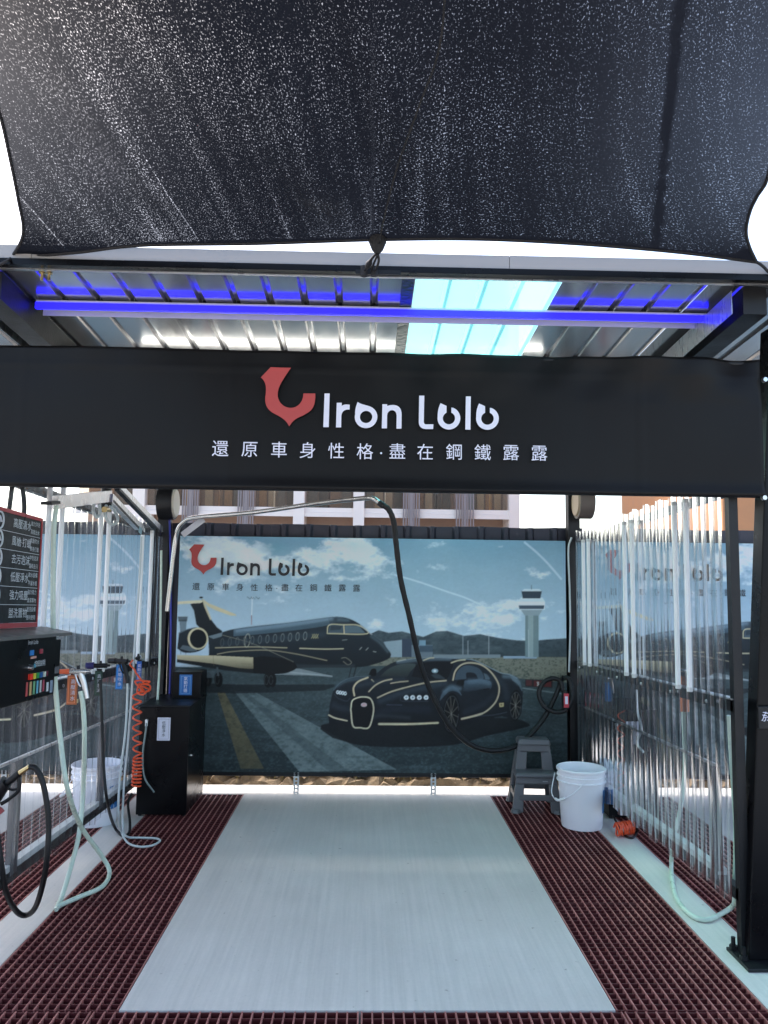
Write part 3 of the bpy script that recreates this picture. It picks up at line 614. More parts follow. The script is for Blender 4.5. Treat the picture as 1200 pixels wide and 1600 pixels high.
quads = np.stack([idx[:-1, :-1], idx[:-1, 1:], idx[1:, 1:], idx[1:, :-1]], -1).reshape(-1, 4)
me = bpy.data.meshes.new('printed_sheet'); me.vertices.add(len(vs)); me.vertices.foreach_set('co', vs.ravel().astype(np.float32))
me.loops.add(quads.size); me.loops.foreach_set('vertex_index', quads.ravel().astype(np.int32))
me.polygons.add(len(quads)); me.polygons.foreach_set('loop_start', np.arange(0, quads.size, 4, dtype=np.int32)); me.update(calc_edges=True)
ca = me.color_attributes.new('print', 'FLOAT_COLOR', 'POINT'); ca.data.foreach_set('color', np.concatenate([colr.reshape(-1, 3), np.ones((NX*NZ, 1))], 1).astype(np.float32).ravel())
me.polygons.foreach_set('use_smooth', [True]*len(me.polygons)); me.materials.append(M_mural)
mural = thing('wall_mural', 'printed mural of a black jet and sports car under the red emblem, behind the stool', 'mural', (.055, 5.83, .16), 'printed murals')
ps = bpy.data.objects.new('printed_sheet', me); COL.objects.link(ps); ps.parent = mural; ps.matrix_parent_inverse = mural.matrix_basis.inverted()
MB().box(MX0-.01, MX1+.005, 5.838, 5.86, MZ0-.03, MZ0-.001).build('bottom_rail', M_black, mural); MB().box(MX0-.01, MX1+.005, 5.838, 5.86, MZ1-.03, MZ1+.004).build('top_rail', M_black, mural)
for u in (463, 677):
    p = at(u, 1222, 1, 5.845); b = MB()
    for s in (-1, 1): b.box(p.x+s*.014-.006, p.x+s*.014+.006, 5.838, 5.843, .002, .16)
    for k in range(6): b.box(p.x-.012, p.x+.012, 5.8385, 5.8425, .008+k*.027, .018+k*.027)
    b.build('slotted_bracket', M_alu, mural)

# logo: outlines measured on the banner (photo pixels, 4.286x crop at 320,560)
def arc(cx, cy, r, a0, a1, n=14): return [(cx+r*math.cos(math.radians(a0+(a1-a0)*k/n)), cy-r*math.sin(math.radians(a0+(a1-a0)*k/n))) for k in range(n+1)]
def bez(p0, p1, p2, p3, n=10):
    return [tuple((1-t)**3*a+3*t*(1-t)**2*b+3*t*t*(1-t)*c+t**3*d for a, b, c, d in zip(p0, p1, p2, p3)) for t in [k/n for k in range(n+1)]]
emblem = [[(440, 62), (575, 66)]+bez((575, 66), (520, 150), (490, 200), (492, 245))+bez((492, 245), (492, 300), (535, 337), (580, 337))+bez((580, 337), (630, 337), (662, 295), (662, 240))+[(741, 240)]+bez((741, 240), (745, 350), (710, 360), (660, 390))+bez((660, 390), (610, 410), (595, 425), (573, 462))+bez((573, 462), (555, 425), (530, 405), (480, 380))+bez((480, 380), (415, 350), (405, 300), (412, 250))+bez((412, 250), (418, 180), (405, 155), (377, 131))]
def W(sx, sy, ox, oy): return lambda pts: [(ox+(x)/sx, oy+(y)/sy) for x, y in pts]
w1 = W(4.286, 4.286, 320, 560); w2 = W(4, 4, 580, 560)
def drop(cx, cy, R, r, conv_):           # o with a pointed upper-left tip
    outer = arc(cx, cy, R, 165, 425, 26)+bez((cx+R*math.cos(math.radians(65)), cy-R*math.sin(math.radians(65))), (cx, cy-R*1.1), (cx-R*.45, cy-R*1.1), (cx-R*.76, cy-R*1.36))+bez((cx-R*.76, cy-R*1.36), (cx-R*.95, cy-R*.9), (cx-R*1.0, cy-R*.5), (cx-R*.97, cy-R*.26))
    return [conv_(outer), conv_(arc(cx, cy, r, 0, 350, 26))]
def cup(cx, cy, R, r, conv_):            # o open at the top with a pointed left horn
    g_ = 15
    aL = 90+math.degrees(math.asin(g_/r)); aR = 90-math.degrees(math.asin(g_/r))
    outer = arc(cx, cy, R, 170, 360+68, 26)+[(cx+g_, cy-R*.95), (cx+g_, cy-r*math.sin(math.radians(aR)))]
    inner = arc(cx, cy, r, aR, aL-360, 26)
    horn = [(cx-g_, cy-R*1.1), (cx-R*.74, cy-R*1.34)]+bez((cx-R*.74, cy-R*1.34), (cx-R*.95, cy-R*.9), (cx-R*1.0, cy-R*.5), (cx-R*.985, cy-R*.17))
    return [conv_(outer+inner+horn)]
word = [w1([(802, 240), (836, 240), (834, 467), (798, 467)]),
        w1([(884, 303), (917, 303), (917, 325)]+bez((917, 325), (930, 312), (950, 314), (970, 316))+[(970, 349)]+bez((970, 349), (935, 347), (918, 360), (916, 395))+[(916, 469), (882, 469)])]
word += drop(1080, 399, 75, 41, w1)
word += [w2([(68, 292), (98, 292), (98, 303)]+bez((98, 303), (150, 285), (188, 305), (188, 355))+[(188, 446), (157, 446), (157, 362)]+bez((157, 362), (155, 318), (100, 320), (98, 362))+[(98, 444), (66, 444)])]
word += [w2([(296, 238), (328, 238), (326, 400)]+bez((326, 400), (326, 416), (332, 419), (345, 419))+[(386, 419), (384, 449), (340, 449)]+bez((340, 449), (308, 447), (294, 430), (295, 400)))]
word += cup(482, 381, 71, 38, w2)+[w2([(587, 243), (618, 243), (616, 454), (584, 452)])]+cup(722, 383, 71, 39, w2)
letters = [[q] for q in word[:2]]+[word[2:4]]+[[q] for q in word[4:]]
SLOGAN = '還原車身性格·盡在鋼鐵露露'
sl_x = [349, 394, 439, 483, 527, 571, 596, 621, 664, 709, 753, 797, 841]
sl_y = [704, 705, 706, 707, 708, 709, 711, 709, 710, 710, 711, 711, 712]
SK = .0185                                # the banner's lean in the photograph is taken out of the outlines
def logo(parent, to3, mats, csize, ex, ez, nrm, sdx=0):
    def lift(sp): return [[to3(x, y-(x-600)*SK) for x, y in s] for s in sp]
    def flat(sp, mt, nm):
        q = curve_mesh(sp, mt, nm, parent, frame(nrm[0], ex, ez)); return q
    flat(lift(emblem_px), mats[0], 'emblem')
    for sp in letters: flat(lift(sp), mats[1], 'letter')
    for ch, x, y in zip(SLOGAN, sl_x, sl_y):
        a, b = to3(x+sdx, y-(x-600)*SK)
        text_mesh(ch, csize if ch != '·' else csize, mats[2], 'slogan_character', parent, frame(nrm[0]+Vector(ex)*a+Vector(ez)*b, ex, ez), bold=csize*.004)
emblem_px = [w1(emblem[0])]

# mural logo: same design, smaller, dark letters
k_ = (485-345)/(778-506)*5.70/1200*1.0
def to_mural(x, y):                       # banner px -> mural metres relative to a corner
    return ((x-600)*k_, -(y-660)*k_)
c0 = at(343.5+(600-506)*(485-343.5)/(778-506), 893.5, 1, 5.815); c0.y = 5.815
logo(mural, to_mural, (M_redprint, M_darkprint, M_darkprint), .058, (1, 0, 0), (0, 0, 1), (c0,), 84)
copy_tree(mural, -P, 'printed mural glimpsed through the hose-gun side wall, its control tower showing')
copy_tree(mural, P, 'printed mural glimpsed through the clear wall by the bucket, its red emblem showing')

# pipe on the ground behind the mural
tag(MB().cyl((-5, 6.22, .062), (5, 6.22, .062), .030, None, 12).build('ground_pipe', mat('grey_pipe', (.16, .16, .19), .4), None, True), 'long dark grey pipe lying on the ground behind the mural', 'pipe')

# ================================================================== FRONT BANNER
bz0, bz1 = 1.95, 2.563; bx0, bx1 = -1.95, 1.735; by = 3.30
banner = thing('front_banner', 'wide black banner with red emblem and white lettering hung across the bay front', 'banner', ((bx0+bx1)/2, by, bz0))
NXb, NZb = 220, 44; vb = []
def brip(x, z):
    top = max(0, (z-2.36)/.2)
    return .006*math.sin(x*2.1+z*3)+.004*math.sin(x*5.3+1)*math.sin(z*4)+top*(.013*math.sin(x*11+math.sin(x*3)*2+z*9)+.006*math.sin(x*23-z*14))*(.3+max(0, x)/1.2)-.012*math.exp(-((z-bz0)/.035)**2)-.004*math.exp(-((z-2.485)/.006)**2)-.0025*math.exp(-(((x+1.05) % .9-.45)/.008)**2)
for j in range(NZb+1):
    for i in range(NXb+1):
        x = bx0+(bx1-bx0)*i/NXb; z = bz0+(bz1-bz0)*j/NZb
        vb.append((x, by+brip(x, z), z))
bb = MB(); bb.v = vb; bb.f = [(j*(NXb+1)+i, j*(NXb+1)+i+1, (j+1)*(NXb+1)+i+1, (j+1)*(NXb+1)+i) for j in range(NZb) for i in range(NXb)]
q = bb.build('banner_cloth', M_banner, banner, True); sd_ = q.modifiers.new('thickness', 'SOLIDIFY'); sd_.thickness = .003; sd_.offset = 1
MB().cyl((bx0, by+.02, bz0+.012), (bx1, by+.02, bz0+.012), .016, None, 12).build('bottom_bar', M_black, banner, True)
MB().cyl((bx0, by+.03, bz1-.012), (bx1, by+.03, bz1-.012), .014, None, 12).build('top_bar', M_black, banner, True)
kb = (at(778, 650, 1, by).x-at(506, 645, 1, by).x)/(778-506)
cb = at(600, 660, 1, by)
LIFT = .022
logo(banner, lambda x, y: ((x-600)*kb, -(y-660)*kb), (M_redprint, M_print, M_print), .075, (1, 0, 0), (0, 0, 1), (Vector((cb.x, by-LIFT, cb.z)),))
for (u, v_) in ((1196, 594), (1195, 778)):
    p = at(u, v_, 1, by-.01); MB().cyl((p.x-.006, by-.024, p.z), (p.x-.006, by-.006, p.z), .010, .012, 10).build('screw_head', M_alu, banner, True)

# ================================================================== FRONT POST (right)
fp = thing('front_post', 'black steel front post bolted to the floor, with small sign plate', 'post', (1.66, 3.36, 0))
b = MB(); b.hexa([(1.612, 3.31, .012), (1.76, 3.31, .012), (1.76, 3.40, .012), (1.612, 3.40, .012)], [(1.795, 3.31, 2.72), (1.95, 3.31, 2.72), (1.95, 3.40, 2.72), (1.795, 3.40, 2.72)])
b.build('post_tube', M_blackgloss, fp, bevel=.006)
MB().box(1.572, 1.81, 3.235, 3.43, 0, .014).build('base_plate', M_black, fp, bevel=.002)
for (x, y) in ((1.592, 3.315), (1.79, 3.255), (1.592, 3.405)):
    q = MB().cyl((x, y, .012), (x, y, .065), .009, None, 10).build('anchor_bolt', M_black, fp)
    MB().cyl((x, y, .014), (x, y, .032), .017, None, 6).build('nut', M_black, q)
p = at(1194, 1120, 1, 3.30)
MB().box(p.x-.03, p.x+.16, 3.288, 3.306, p.z-.05, p.z+.045).build('sign_plate', M_blackplastic, fp, bevel=.003)
text_mesh('菸', .045, M_print, 'sign_lettering', fp, frame(Vector((p.x+.004, 3.286, p.z-.002)), (1, 0, -.18), (.18, 0, 1)), bold=.0008)

fq = thing('front_post', 'black steel front post at the price board end of the banner', 'post', (-1.86, 3.36, 0))
MB().box(-1.94, -1.79, 3.33, 3.42, .012, 2.70).build('post_tube', M_blackgloss, fq, bevel=.006); MB().box(-1.99, -1.74, 3.27, 3.47, 0, .0115).build('base_plate', M_black, fq, bevel=.002)
# ================================================================== ROOF
RZ0, RY0, RS = 2.835, 2.985, -.065
def rz(y): return RZ0+RS*(y-RY0)
roof = thing('canopy_roof', 'galvanised corrugated canopy roof with grey fascia above the black banner', 'roof', (0, 4.4, 2.7))
RYE = 6.3; pitch = .155
def roof_sheet(x0, x1, mt, dz=0, name='roof_sheet'):
    b = MB(); a = x0; pts = []
    while a < x1-1e-6:
        for t, h in ((0, 0), (.77, 0), (.835, 1), (.935, 1)):
            pts.append((a+t*pitch, h*.017))
        a += pitch
    pts.append((x1, 0))
    yy = [RY0+.03, 3.6, 4.3, 5.2, RYE]
    for y in yy: b.v += [(x, y, rz(y)+h+dz) for x, h in pts]
    n = len(pts); b.f = [(j*n+i, j*n+i+1, (j+1)*n+i+1, (j+1)*n+i) for j in range(len(yy)-1) for i in range(n-1)]
    return b.build(name, mt, roof)
X = .190
roof_sheet(X, X+4*pitch, M_sky, .003, 'skylight_sheet')
for k in range(4): roof_sheet(X+4*pitch+k*4*pitch, X+4*pitch+(k+1)*4*pitch, M_roof, 0 if k % 2 else .0015)
for k in range(6): roof_sheet(X-(k+1)*4*pitch, X-k*4*pitch-(.055 if k == 0 else 0), M_roof, 0 if k % 2 else .0015)
MB().box(X-.056, X-.004, RY0+.03, RYE, 0, .004, Matrix.Translation((0, 0, 0))@Matrix(((1, 0, 0, 0), (0, 1, 0, 0), (0, RS, 1, RZ0-RS*RY0-.006), (0, 0, 0, 1)))).build('lap_strip', mat('dark_glossy_lap', (.01, .03, .03), .12, 0, .4, 40, .5, 40), roof)
for k in range(24):                                   # dark foam plugs where ribs meet the purlins
    x = X-2.48+k*pitch+pitch*.895
    for yp in (3.45, 4.05):
        if X-.02 < x < X+4*pitch: continue
        MB().box(x-.011, x+.011, yp-.012, yp+.012, rz(yp)+.002, rz(yp)+.015).build('rib_plug', M_rubber, roof)
def purlin(y, drop, h, mt, name):
    return MB().box(-3.2, 3.2, y-.03, y+.03, rz(y)-drop-h, rz(y)-drop).build(name, mt, roof)
M_purlin = mat('painted_purlin', (.50, .50, .52), .4, .1, .06, 6)
b = MB().box(-1.50, 1.55, 3.38, 3.46, rz(3.42)-.016, rz(3.42)-.006); b.box(-1.50, 1.55, 3.46, 3.464, rz(3.42)-.05, rz(3.42)-.006); b.build('purlin', M_purlin, roof)
MB().box(-3.2, 3.2, 4.5, 4.56, rz(4.5)-.09, rz(4.5)-.004).build('purlin', M_purlin, roof); MB().box(-3.2, 3.2, 5.5, 5.56, rz(5.5)-.09, rz(5.5)-.004).build('purlin', M_purlin, roof)
for x in (XL-.02, XR+.02):
    M = Matrix(((1, 0, 0, 0), (0, 1, 0, 0), (0, RS, 1, RZ0-RS*RY0), (0, 0, 0, 1)))
    MB().box(x-.05, x+.05, 3.10, 6.2, -.13, -.012, M).build('side_beam', M_black, roof)
    MB().box(x-.10, x-.098, 3.10, 6.2, -.13, -.03, M).build('side_trim', M_alu, roof)
b = MB()
zt = at(600, 396, 1, RY0).z; zb = at(600, 417, 1, RY0).z; zc_ = at(600, 427, 1, RY0).z
for k, (x0, x1) in enumerate(((-3.2, -1.35), (-1.35, .56), (.56, 3.2))): MB().box(x0+.001, x1-.001, RY0-.006+.0015*(k % 2), RY0+.02, zb, zt).build('fascia_panel', M_fascia, roof)
MB().box(-3.2, 3.2, RY0-.012, RY0+.03, zc_, zb-.001).build('edge_trim', M_blackgloss, roof); MB().box(-3.2, 3.2, RY0+.0301, RY0+.045, zc_-.003, zc_+.004).build('drip_edge', M_alu, roof)
MB().box(-.06, .12, RY0-.018, RY0-.0125, zc_-.012, zc_+.006).build('centre_plate', M_black, roof)
# lights: the blue strip on the purlin and the white tube behind the banner
lt = thing('blue_light_strip', 'long blue LED strip glowing under the roof purlin above the banner', 'light strip', (0, 3.40, rz(3.42)-.04))
MB().box(-1.46, 1.50, 3.3925, 3.43, rz(3.42)-.032, rz(3.42)-.0165).build('housing', M_purlin, lt)
MB().box(-1.50, 1.55, 3.374, 3.392, rz(3.42)-.046, rz(3.42)-.018).build('diffuser', emat('blue_led', (.010, .007, 1.0), .8), lt)
lt = thing('white_light_tube', 'white fluorescent tube under the roof behind the black banner', 'lamp', (-.15, 4.3, 2.6))
MB().box(-1.33, 1.03, 4.27, 4.33, 2.60, 2.63).build('housing', M_white, lt); MB().cyl((-1.3, 4.3, 2.582), (1.0, 4.3, 2.582), .014, None, 10).build('tube', emat('white_led', (1, .97, .86), 3.6), lt, True)
for x in (-1.2, .9): MB().box(x-.01, x+.01, 4.29, 4.31, 2.631, rz(4.3)-.004).build('hanger', M_black, lt)
hk = thing('brass_hooks', 'pair of small brass hooks under the roof edge above the banner', 'hook', at(71, 425, 1, 3.05))
for u in (66, 77):
    p = at(u, 425, 1, 3.05); MB().tube([p+Vector((0, 0, .035)), p+Vector((.004, 0, .01)), p+Vector((0, 0, -.012)), p+Vector((0, 0, -.035))], .006, 8).build('hook', M_gold, hk, True); MB().cyl(p+Vector((0, 0, -.006)), p+Vector((0, 0, .006)), .014, .008, 10).build('collar', M_gold, hk, True)

# ================================================================== SHADE NET
NY0 = 2.93
def netz(x, y):
    t = (NY0-y)
    sag = -.10*math.exp(-((x-.0)/.9)**2)*(1-math.exp(-t/.7))
    return 2.845+.16*t+sag
def onnet(u, v_):                         # pixel -> point on the net's mean sheet
    d = _fw+_rt*(u-600)/F+_up*(800-v_)/F; lo, hi = .3, 8
    for _ in range(50):
        m_ = (lo+hi)/2; p = _C+d*m_
        if p[2] > netz(p[0], p[1]): hi = m_
        else: lo = m_
    return Vector(_C+d*lo)
fe = [onnet(u, v_) for u, v_ in ((19, 402), (120, 394), (220, 383), (400, 380), (590, 374), (740, 373), (880, 379), (1000, 388), (1090, 397), (1182, 409))]
le = [onnet(u, v_) for u, v_ in ((19, 402), (36, 365), (28, 310), (14, 240), (0, 180), (-30, 90), (-75, 0))]
re_ = [onnet(u, v_) for u, v_ in ((1182, 409), (1171, 385), (1166, 360), (1172, 330), (1184, 305), (1200, 275), (1225, 150), (1250, 0))]
le += [Vector((le[-1].x-.22*k, le[-1].y-1.0*k, netz(le[-1].x, le[-1].y-1.0*k))) for k in (1, 2, 3, 4)]
re_ += [Vector((re_[-1].x+.22*k, re_[-1].y-1.0*k, netz(re_[-1].x, re_[-1].y-1.0*k))) for k in (1, 2, 3, 4)]
def resample(pts, n, pw=1.0):
    q = spline(pts, 12); L = [0]
    for a, b_ in zip(q[:-1], q[1:]): L.append(L[-1]+(b_-a).length)
    out = []
    for k in range(n):
        s = L[-1]*(k/(n-1))**pw; i = min(len(L)-2, max(0, int(np.searchsorted(L, s))-1)); t_ = (s-L[i])/max(1e-9, L[i+1]-L[i]); out.append(q[i].lerp(q[i+1], t_))
    return out
sm0, sm1 = onnet(1064, 0), onnet(1030, 330)
def seam_x(y): return sm0.x+(sm1.x-sm0.x)*(y-sm0.y)/(sm1.y-sm0.y)
NU, NV = 200, 150
A0 = resample(fe, NU); B0 = resample(le, NV, 1.35); C0 = resample(re_, NV, 1.35)
back = [B0[-1].lerp(C0[-1], i/(NU-1)) for i in range(NU)]
vn = []; uvn = []; dbl = []; glare_open = []
for j in range(NV):
    t_ = j/(NV-1)
    for i in range(NU):
        s = i/(NU-1)
        # Coons patch
        p = B0[j].lerp(C0[j], s)+A0[i]*(1-t_)+back[i]*t_-(A0[0].lerp(A0[-1], s)*(1-t_)+back[0].lerp(back[-1], s)*t_)
        z = netz(p.x, p.y)
        fold = .010*math.sin(p.x*9+p.y*2.5)+.006*math.sin(p.x*21-p.y*5+1)+.012*math.sin((p.x-p.y*.35)*13)*math.exp(-((p.y-2.2)/.8)**2)
        edge = min(1, min(s, 1-s)*9, t_*7)
        zz = (p.z*(1-edge)+z*edge)+fold*edge
        vn.append((p.x, p.y, zz)); uvn.append((p.x*(1-.36*(p.y-1.5)) if p.x > 0 else p.x-.12*(p.y-1.5), p.y))
        dc = min((Vector((p.x, p.y, 0))-Vector((c.x, c.y, 0))).length for c in (fe[0], fe[-1]))
        hem = min(s, 1-s)*2.7 < .012 or (vn[-1][1] > A0[i].y-.020)
        d_ = 1.0 if (dc < .13 or hem) else (.9 if abs(p.x-seam_x(p.y)) < .016 else 0)
        dbl.append(d_); glare_open.append(max(0, abs(p.x)/1.25-.15)**2.5*min(1, (2.9-p.y)/.8 if p.y < 2.9 else 0)*(1.5 if p.x > 0 else 1))  # glare veil put into the cloth's openness, growing towards the sides
nb = MB(); nb.v = vn; nb.f = [(j*NU+i, j*NU+i+1, (j+1)*NU+i+1, (j+1)*NU+i) for j in range(NV-1) for i in range(NU-1)]
net = thing('shade_net', 'black knitted shade net stretched overhead with scalloped edge and corner ties', 'shade net', (0, 2.5, 2.9))
no = nb.build('net_cloth', M_net, net, True)
uvl = no.data.uv_layers.new(name='cloth'); lv = np.zeros(len(no.data.loops), np.int32); no.data.loops.foreach_get('vertex_index', lv)
uvl.data.foreach_set('uv', np.array(uvn, np.float32)[lv].ravel()); at_ = no.data.attributes.new('double', 'FLOAT', 'POINT'); at_.data.foreach_set('value', dbl); at_ = no.data.attributes.new('open', 'FLOAT', 'POINT'); at_.data.foreach_set('value', glare_open)
MB().tube([p+Vector((0, 0, -.002)) for p in A0], .006, 6).build('front_hem', M_rope, net, True)
MB().tube([p for p in B0], .006, 6).build('side_hem', M_rope, net, True); MB().tube([p for p in C0], .006, 6).build('side_hem', M_rope, net, True)
# ties
cpt = onnet(590, 374); tie = thing('net_tie', 'black knotted tie holding the net edge to the roof centre', 'rope', (cpt.x, 2.95, 2.8))
MB().lathe([(.002, .03), (.030, .025), (.034, .0), (.022, -.03), (.008, -.045)], cpt+Vector((0, 0, -.012)), 14).build('gathered_cloth', M_rope, tie, True)
k0 = cpt+Vector((0, 0, -.05)); e1 = at(569, 424, 1, 2.965); e2 = at(585, 425, 1, 2.965)
MB().tube(spline([k0, k0.lerp(e1, .35)+Vector((-.004, 0, 0)), k0.lerp(e1, .7), e1]), lambda s: .005+.008*math.exp(-((s-.6)/.16)**2), 8).build('rope', M_rope, tie, True)
MB().tube(spline([k0, k0.lerp(e2, .4)+Vector((.01, 0, 0)), k0.lerp(e2, .8)+Vector((.006, 0, 0)), e2]), .005, 8).build('rope', M_rope, tie, True)
MB().tube(spline([k0+Vector((.006, 0, 0)), k0.lerp(e2, .5)+Vector((-.006, 0, 0)), e2+Vector((-.012, 0, .004))]), .0045, 8).build('rope', M_rope, tie, True); MB().cyl(e1+Vector((0, 0, -.02)), e1+Vector((0, 0, .02)), .014, .016, 10).build('knot', M_rope, tie, True); MB().cyl(e2+Vector((0, 0, -.016)), e2+Vector((0, 0, .016)), .014, .013, 10).build('knot', M_rope, tie, True)
tag(MB().tube(spline([fe[-1], at(1192, 416, 1, 2.95), at(1206, 430, 1, 2.97), at(1222, 440, 1, 2.975)]), .006).build('net_rope', M_rope, None, True), 'black rope tying the net corner above the black post', 'rope')
tag(MB().tube(spline([fe[0], at(10, 408, 1, 2.95), at(-8, 416, 1, 2.965), at(-24, 416, 1, 2.975)]), .006).build('net_rope', M_rope, None, True), 'black rope tying the net corner above the brass hooks', 'rope')
seam = [onnet(700, -120), onnet(688, 50), onnet(655, 150), onnet(620, 250), onnet(600, 330), onnet(592, 372)]
tag(MB().tube([p+Vector((0, 0, -.03)) for p in spline(seam)], .003, 6).build('support_cord', M_rope, None, True), 'thin black cord running under the shade net to its centre tie', 'rope')

# ================================================================== CLEAR SIDE WALLS
def side_wall(x, s, label, y0=3.395):              # s = +1: the bay lies towards +x of this wall
    t = thing('side_wall', label, 'wall', (x, 4.6, .1))
    y1 = 5.80; W_ = (y1-y0)/3
    for k in range(3):
        a = y0+k*W_
        corrugated(a, a+W_, lambda q: .13+sz(q)+.012*math.sin(q*23), lambda q: 1.955+sz(q)+.010*math.sin(q*31) if q > 3.355 else 1.93, lambda q, h, z: (x+s*(.012+h+.0016*(k % 2)), q, z), .088, .013, M_clear, 'clear_sheet', t,
                   ((0, 0), (.15, .06), (.3, .3), (.42, .75), (.5, 1), (.58, .75), (.7, .3), (.85, .06)))
    def rail(z, h, w, mt, nm, ya=y0-.03, yb=y1+.02, dx=-.022):
        MB().bar((x+s*dx, ya, z+sz(ya)), (x+s*dx, yb, z+sz(yb)), w, h).build(nm, mt, t)
    rail(1.90, .04, .035, M_black, 'top_rail', max(y0-.03, 3.36)); rail(.955, .05, .04, M_black, 'middle_rail'); rail(.984, .006, .046, M_alu, 'rail_trim', dx=-.018)
    rail(.165, .05, .04, M_black, 'bottom_rail'); rail(.205, .028, .042, M_labelwhite if False else mat('pale_sill', (.5, .52, .5), .4), 'sill_trim', y0+.15, y1, -.018)
    rail(.668, .012, .014, M_alu, 'lower_rail', y0+.16, y1, -.008)
    for yy in (3.58, 4.72):
        MB().box(x-s*.008-.012, x-s*.008+.012, yy-.035, yy+.035, .17+sz(yy), .66+sz(yy)).build('upright', mat('grey_upright', (.12, .12, .125), .4, .6), t)
    MB().box(x-.02-s*.022, x+.02-s*.022, y0-.045, y0-.005, .001, 2.05 if y0 > 3.3 else 1.935).build('end_post', M_black, t)
    for k in range(6):
        yy = 3.55+k*.42; MB().cyl((x+s*.032, yy, .955+sz(yy)), (x+s*.038, yy, .955+sz(yy)), .009, .006, 8).build('screw_cap', M_alu, t)
    return t
side_wall(XL, 1, 'clear corrugated plastic side wall with black rails behind the hose guns and price board', 2.95)
side_wall(XR, -1, 'clear corrugated plastic side wall with black rails between the bucket and black post')
def tube_pair(x, ya, yb, ztop, label):
    for y, w_ in ((ya, 'nearer'), (yb, 'beyond')) if ya > yb else ((ya, 'beyond'), (yb, 'nearer')):
        t = thing('light_tube', label.replace('tube lamp of', f'tube, {w_} the mural, of'), 'lamp', (x, y, 1.0), 'white tube lamps on the side walls')
        z0 = .985+sz(y); MB().cyl((x, y, z0+.02), (x, y, ztop-.02), .0125, None, 14).build('tube', M_white, t, True)
        for z in (z0, ztop-.02): MB().cyl((x, y, z), (x, y, z+.02), .0135, None, 14).build('end_cap', mat('cap_white', (.6, .6, .58), .4), t, True)
xl = XL+.055; xr = XR-.055
tube_pair(xl, at(66, 1000, 0, xl).y, at(87, 1000, 0, xl).y, 2.02, 'white tube lamp of the pair beside the price board')
tube_pair(xl, at(149, 1000, 0, xl).y, at(162, 1000, 0, xl).y, 1.99, 'white tube lamp of the pair above the green tag')
tube_pair(xl, at(216, 1000, 0, xl).y, at(231, 1000, 0, xl).y, 1.90, 'white tube lamp of the pair above the orange coil hose')
tube_pair(xr, at(913, 1000, 0, xr).y, at(921, 1000, 0, xr).y, 1.88, 'white tube lamp of the pair next to the drum post by the stool')
tube_pair(xr, at(978, 1000, 0, xr).y, at(990, 1000, 0, xr).y, 1.94, 'white tube lamp of the pair above the white bucket')
tube_pair(xr, at(1058, 1000, 0, xr).y, at(1076, 1000, 0, xr).y, 1.98, 'white tube lamp of the pair next to the black post')

# ================================================================== EQUIPMENT ON THE LEFT WALL
WX = XL+.05                              # inner face of the wall
def onw(u, v_, d=0): return at(u, v_, 0, WX+d)
# price board -------------------------------------------------------
pbd = thing('price_board', 'black service price board with white lettering and red frame above the control box', 'sign', onw(40, 980, .01))
xb = WX+.02; yR = onw(60, 900, .02).y; yL = yR-.62; zB = onw(54, 972, .02).z-sz(yR); zT = onw(63, 815, .02).z-sz(yR)
def wq(y, z): return (xb, y, z+sz(y))
def wslab(y0, y1, z0, z1, x0, x1, mt, nm, parent, bev=0):
    return MB().hexa([(x0, y0, z0+sz(y0)), (x1, y0, z0+sz(y0)), (x1, y1, z0+sz(y1)), (x0, y1, z0+sz(y1))], [(x0, y0, z1+sz(y0)), (x1, y0, z1+sz(y0)), (x1, y1, z1+sz(y1)), (x0, y1, z1+sz(y1))]).build(nm, mt, parent, bevel=bev)
wslab(yL, yR, zB, zT, xb-.012, xb, M_blackplastic, 'panel', pbd)
for a in ((yL, yR+.012, zB-.022, zB-.001), (yL, yR+.012, zT+.001, zT+.016), (yR+.001, yR+.012, zB-.0005, zT+.0005)): wslab(*a, xb-.012, xb+.003, M_redframe, 'frame_edge', pbd)
rows = ['高壓清水', '風槍·打蠟', '去污泡沫', '低壓淨水', '強力吸塵', '盥洗置物']; sub2 = [('強力沖洗', '高壓出水'), ('氣動吹水', '車身打蠟'), ('中性泡沫', '溫和去污'), ('軟水設備', '不留水痕'), ('強力吸力', '清潔車內'), ('盥洗設備', '便利使用')]
rh = (zT-zB)/6; ey = (0, 1, -.034)
for k in range(6):
    zc = zT-(k+.5)*rh
    if k: wslab(yL+.01, yR-.006, zT-k*rh-.001, zT-k*rh+.001, xb+.0005, xb+.0012, M_printcool, 'row_line', pbd)
    text_mesh(rows[k], .044, M_printcool, 'row_lettering', pbd, frame(Vector(wq(yR-.19, zc)).__add__(Vector((.002, 0, 0))), ey, (0, 0, 1)), bold=.0016)
    for dz_, s_ in ((.017, sub2[k][0]), (-.019, sub2[k][1])):
        text_mesh(s_, .023, M_printcool, 'row_lettering', pbd, frame(Vector(wq(yR-.062, zc+dz_))+Vector((.002, 0, 0)), ey, (0, 0, 1)), bold=.0010)
    # pictogram: rounded outline with a hose shape
    cy = yR-.40
    MB().tube([Vector((xb+.003, cy+.032*math.cos(t_), zc+sz(cy)+.034*math.sin(t_))) for t_ in [k2*2*math.pi/20 for k2 in range(21)]], .004, 5).build('pictogram', M_printcool, pbd)
    MB().tube([Vector((xb+.003, cy-.012, zc+sz(cy)-.02)), Vector((xb+.003, cy, zc+sz(cy)+.016)), Vector((xb+.003, cy+.014, zc+sz(cy)-.006))], .005, 5).build('pictogram', M_printcool, pbd)
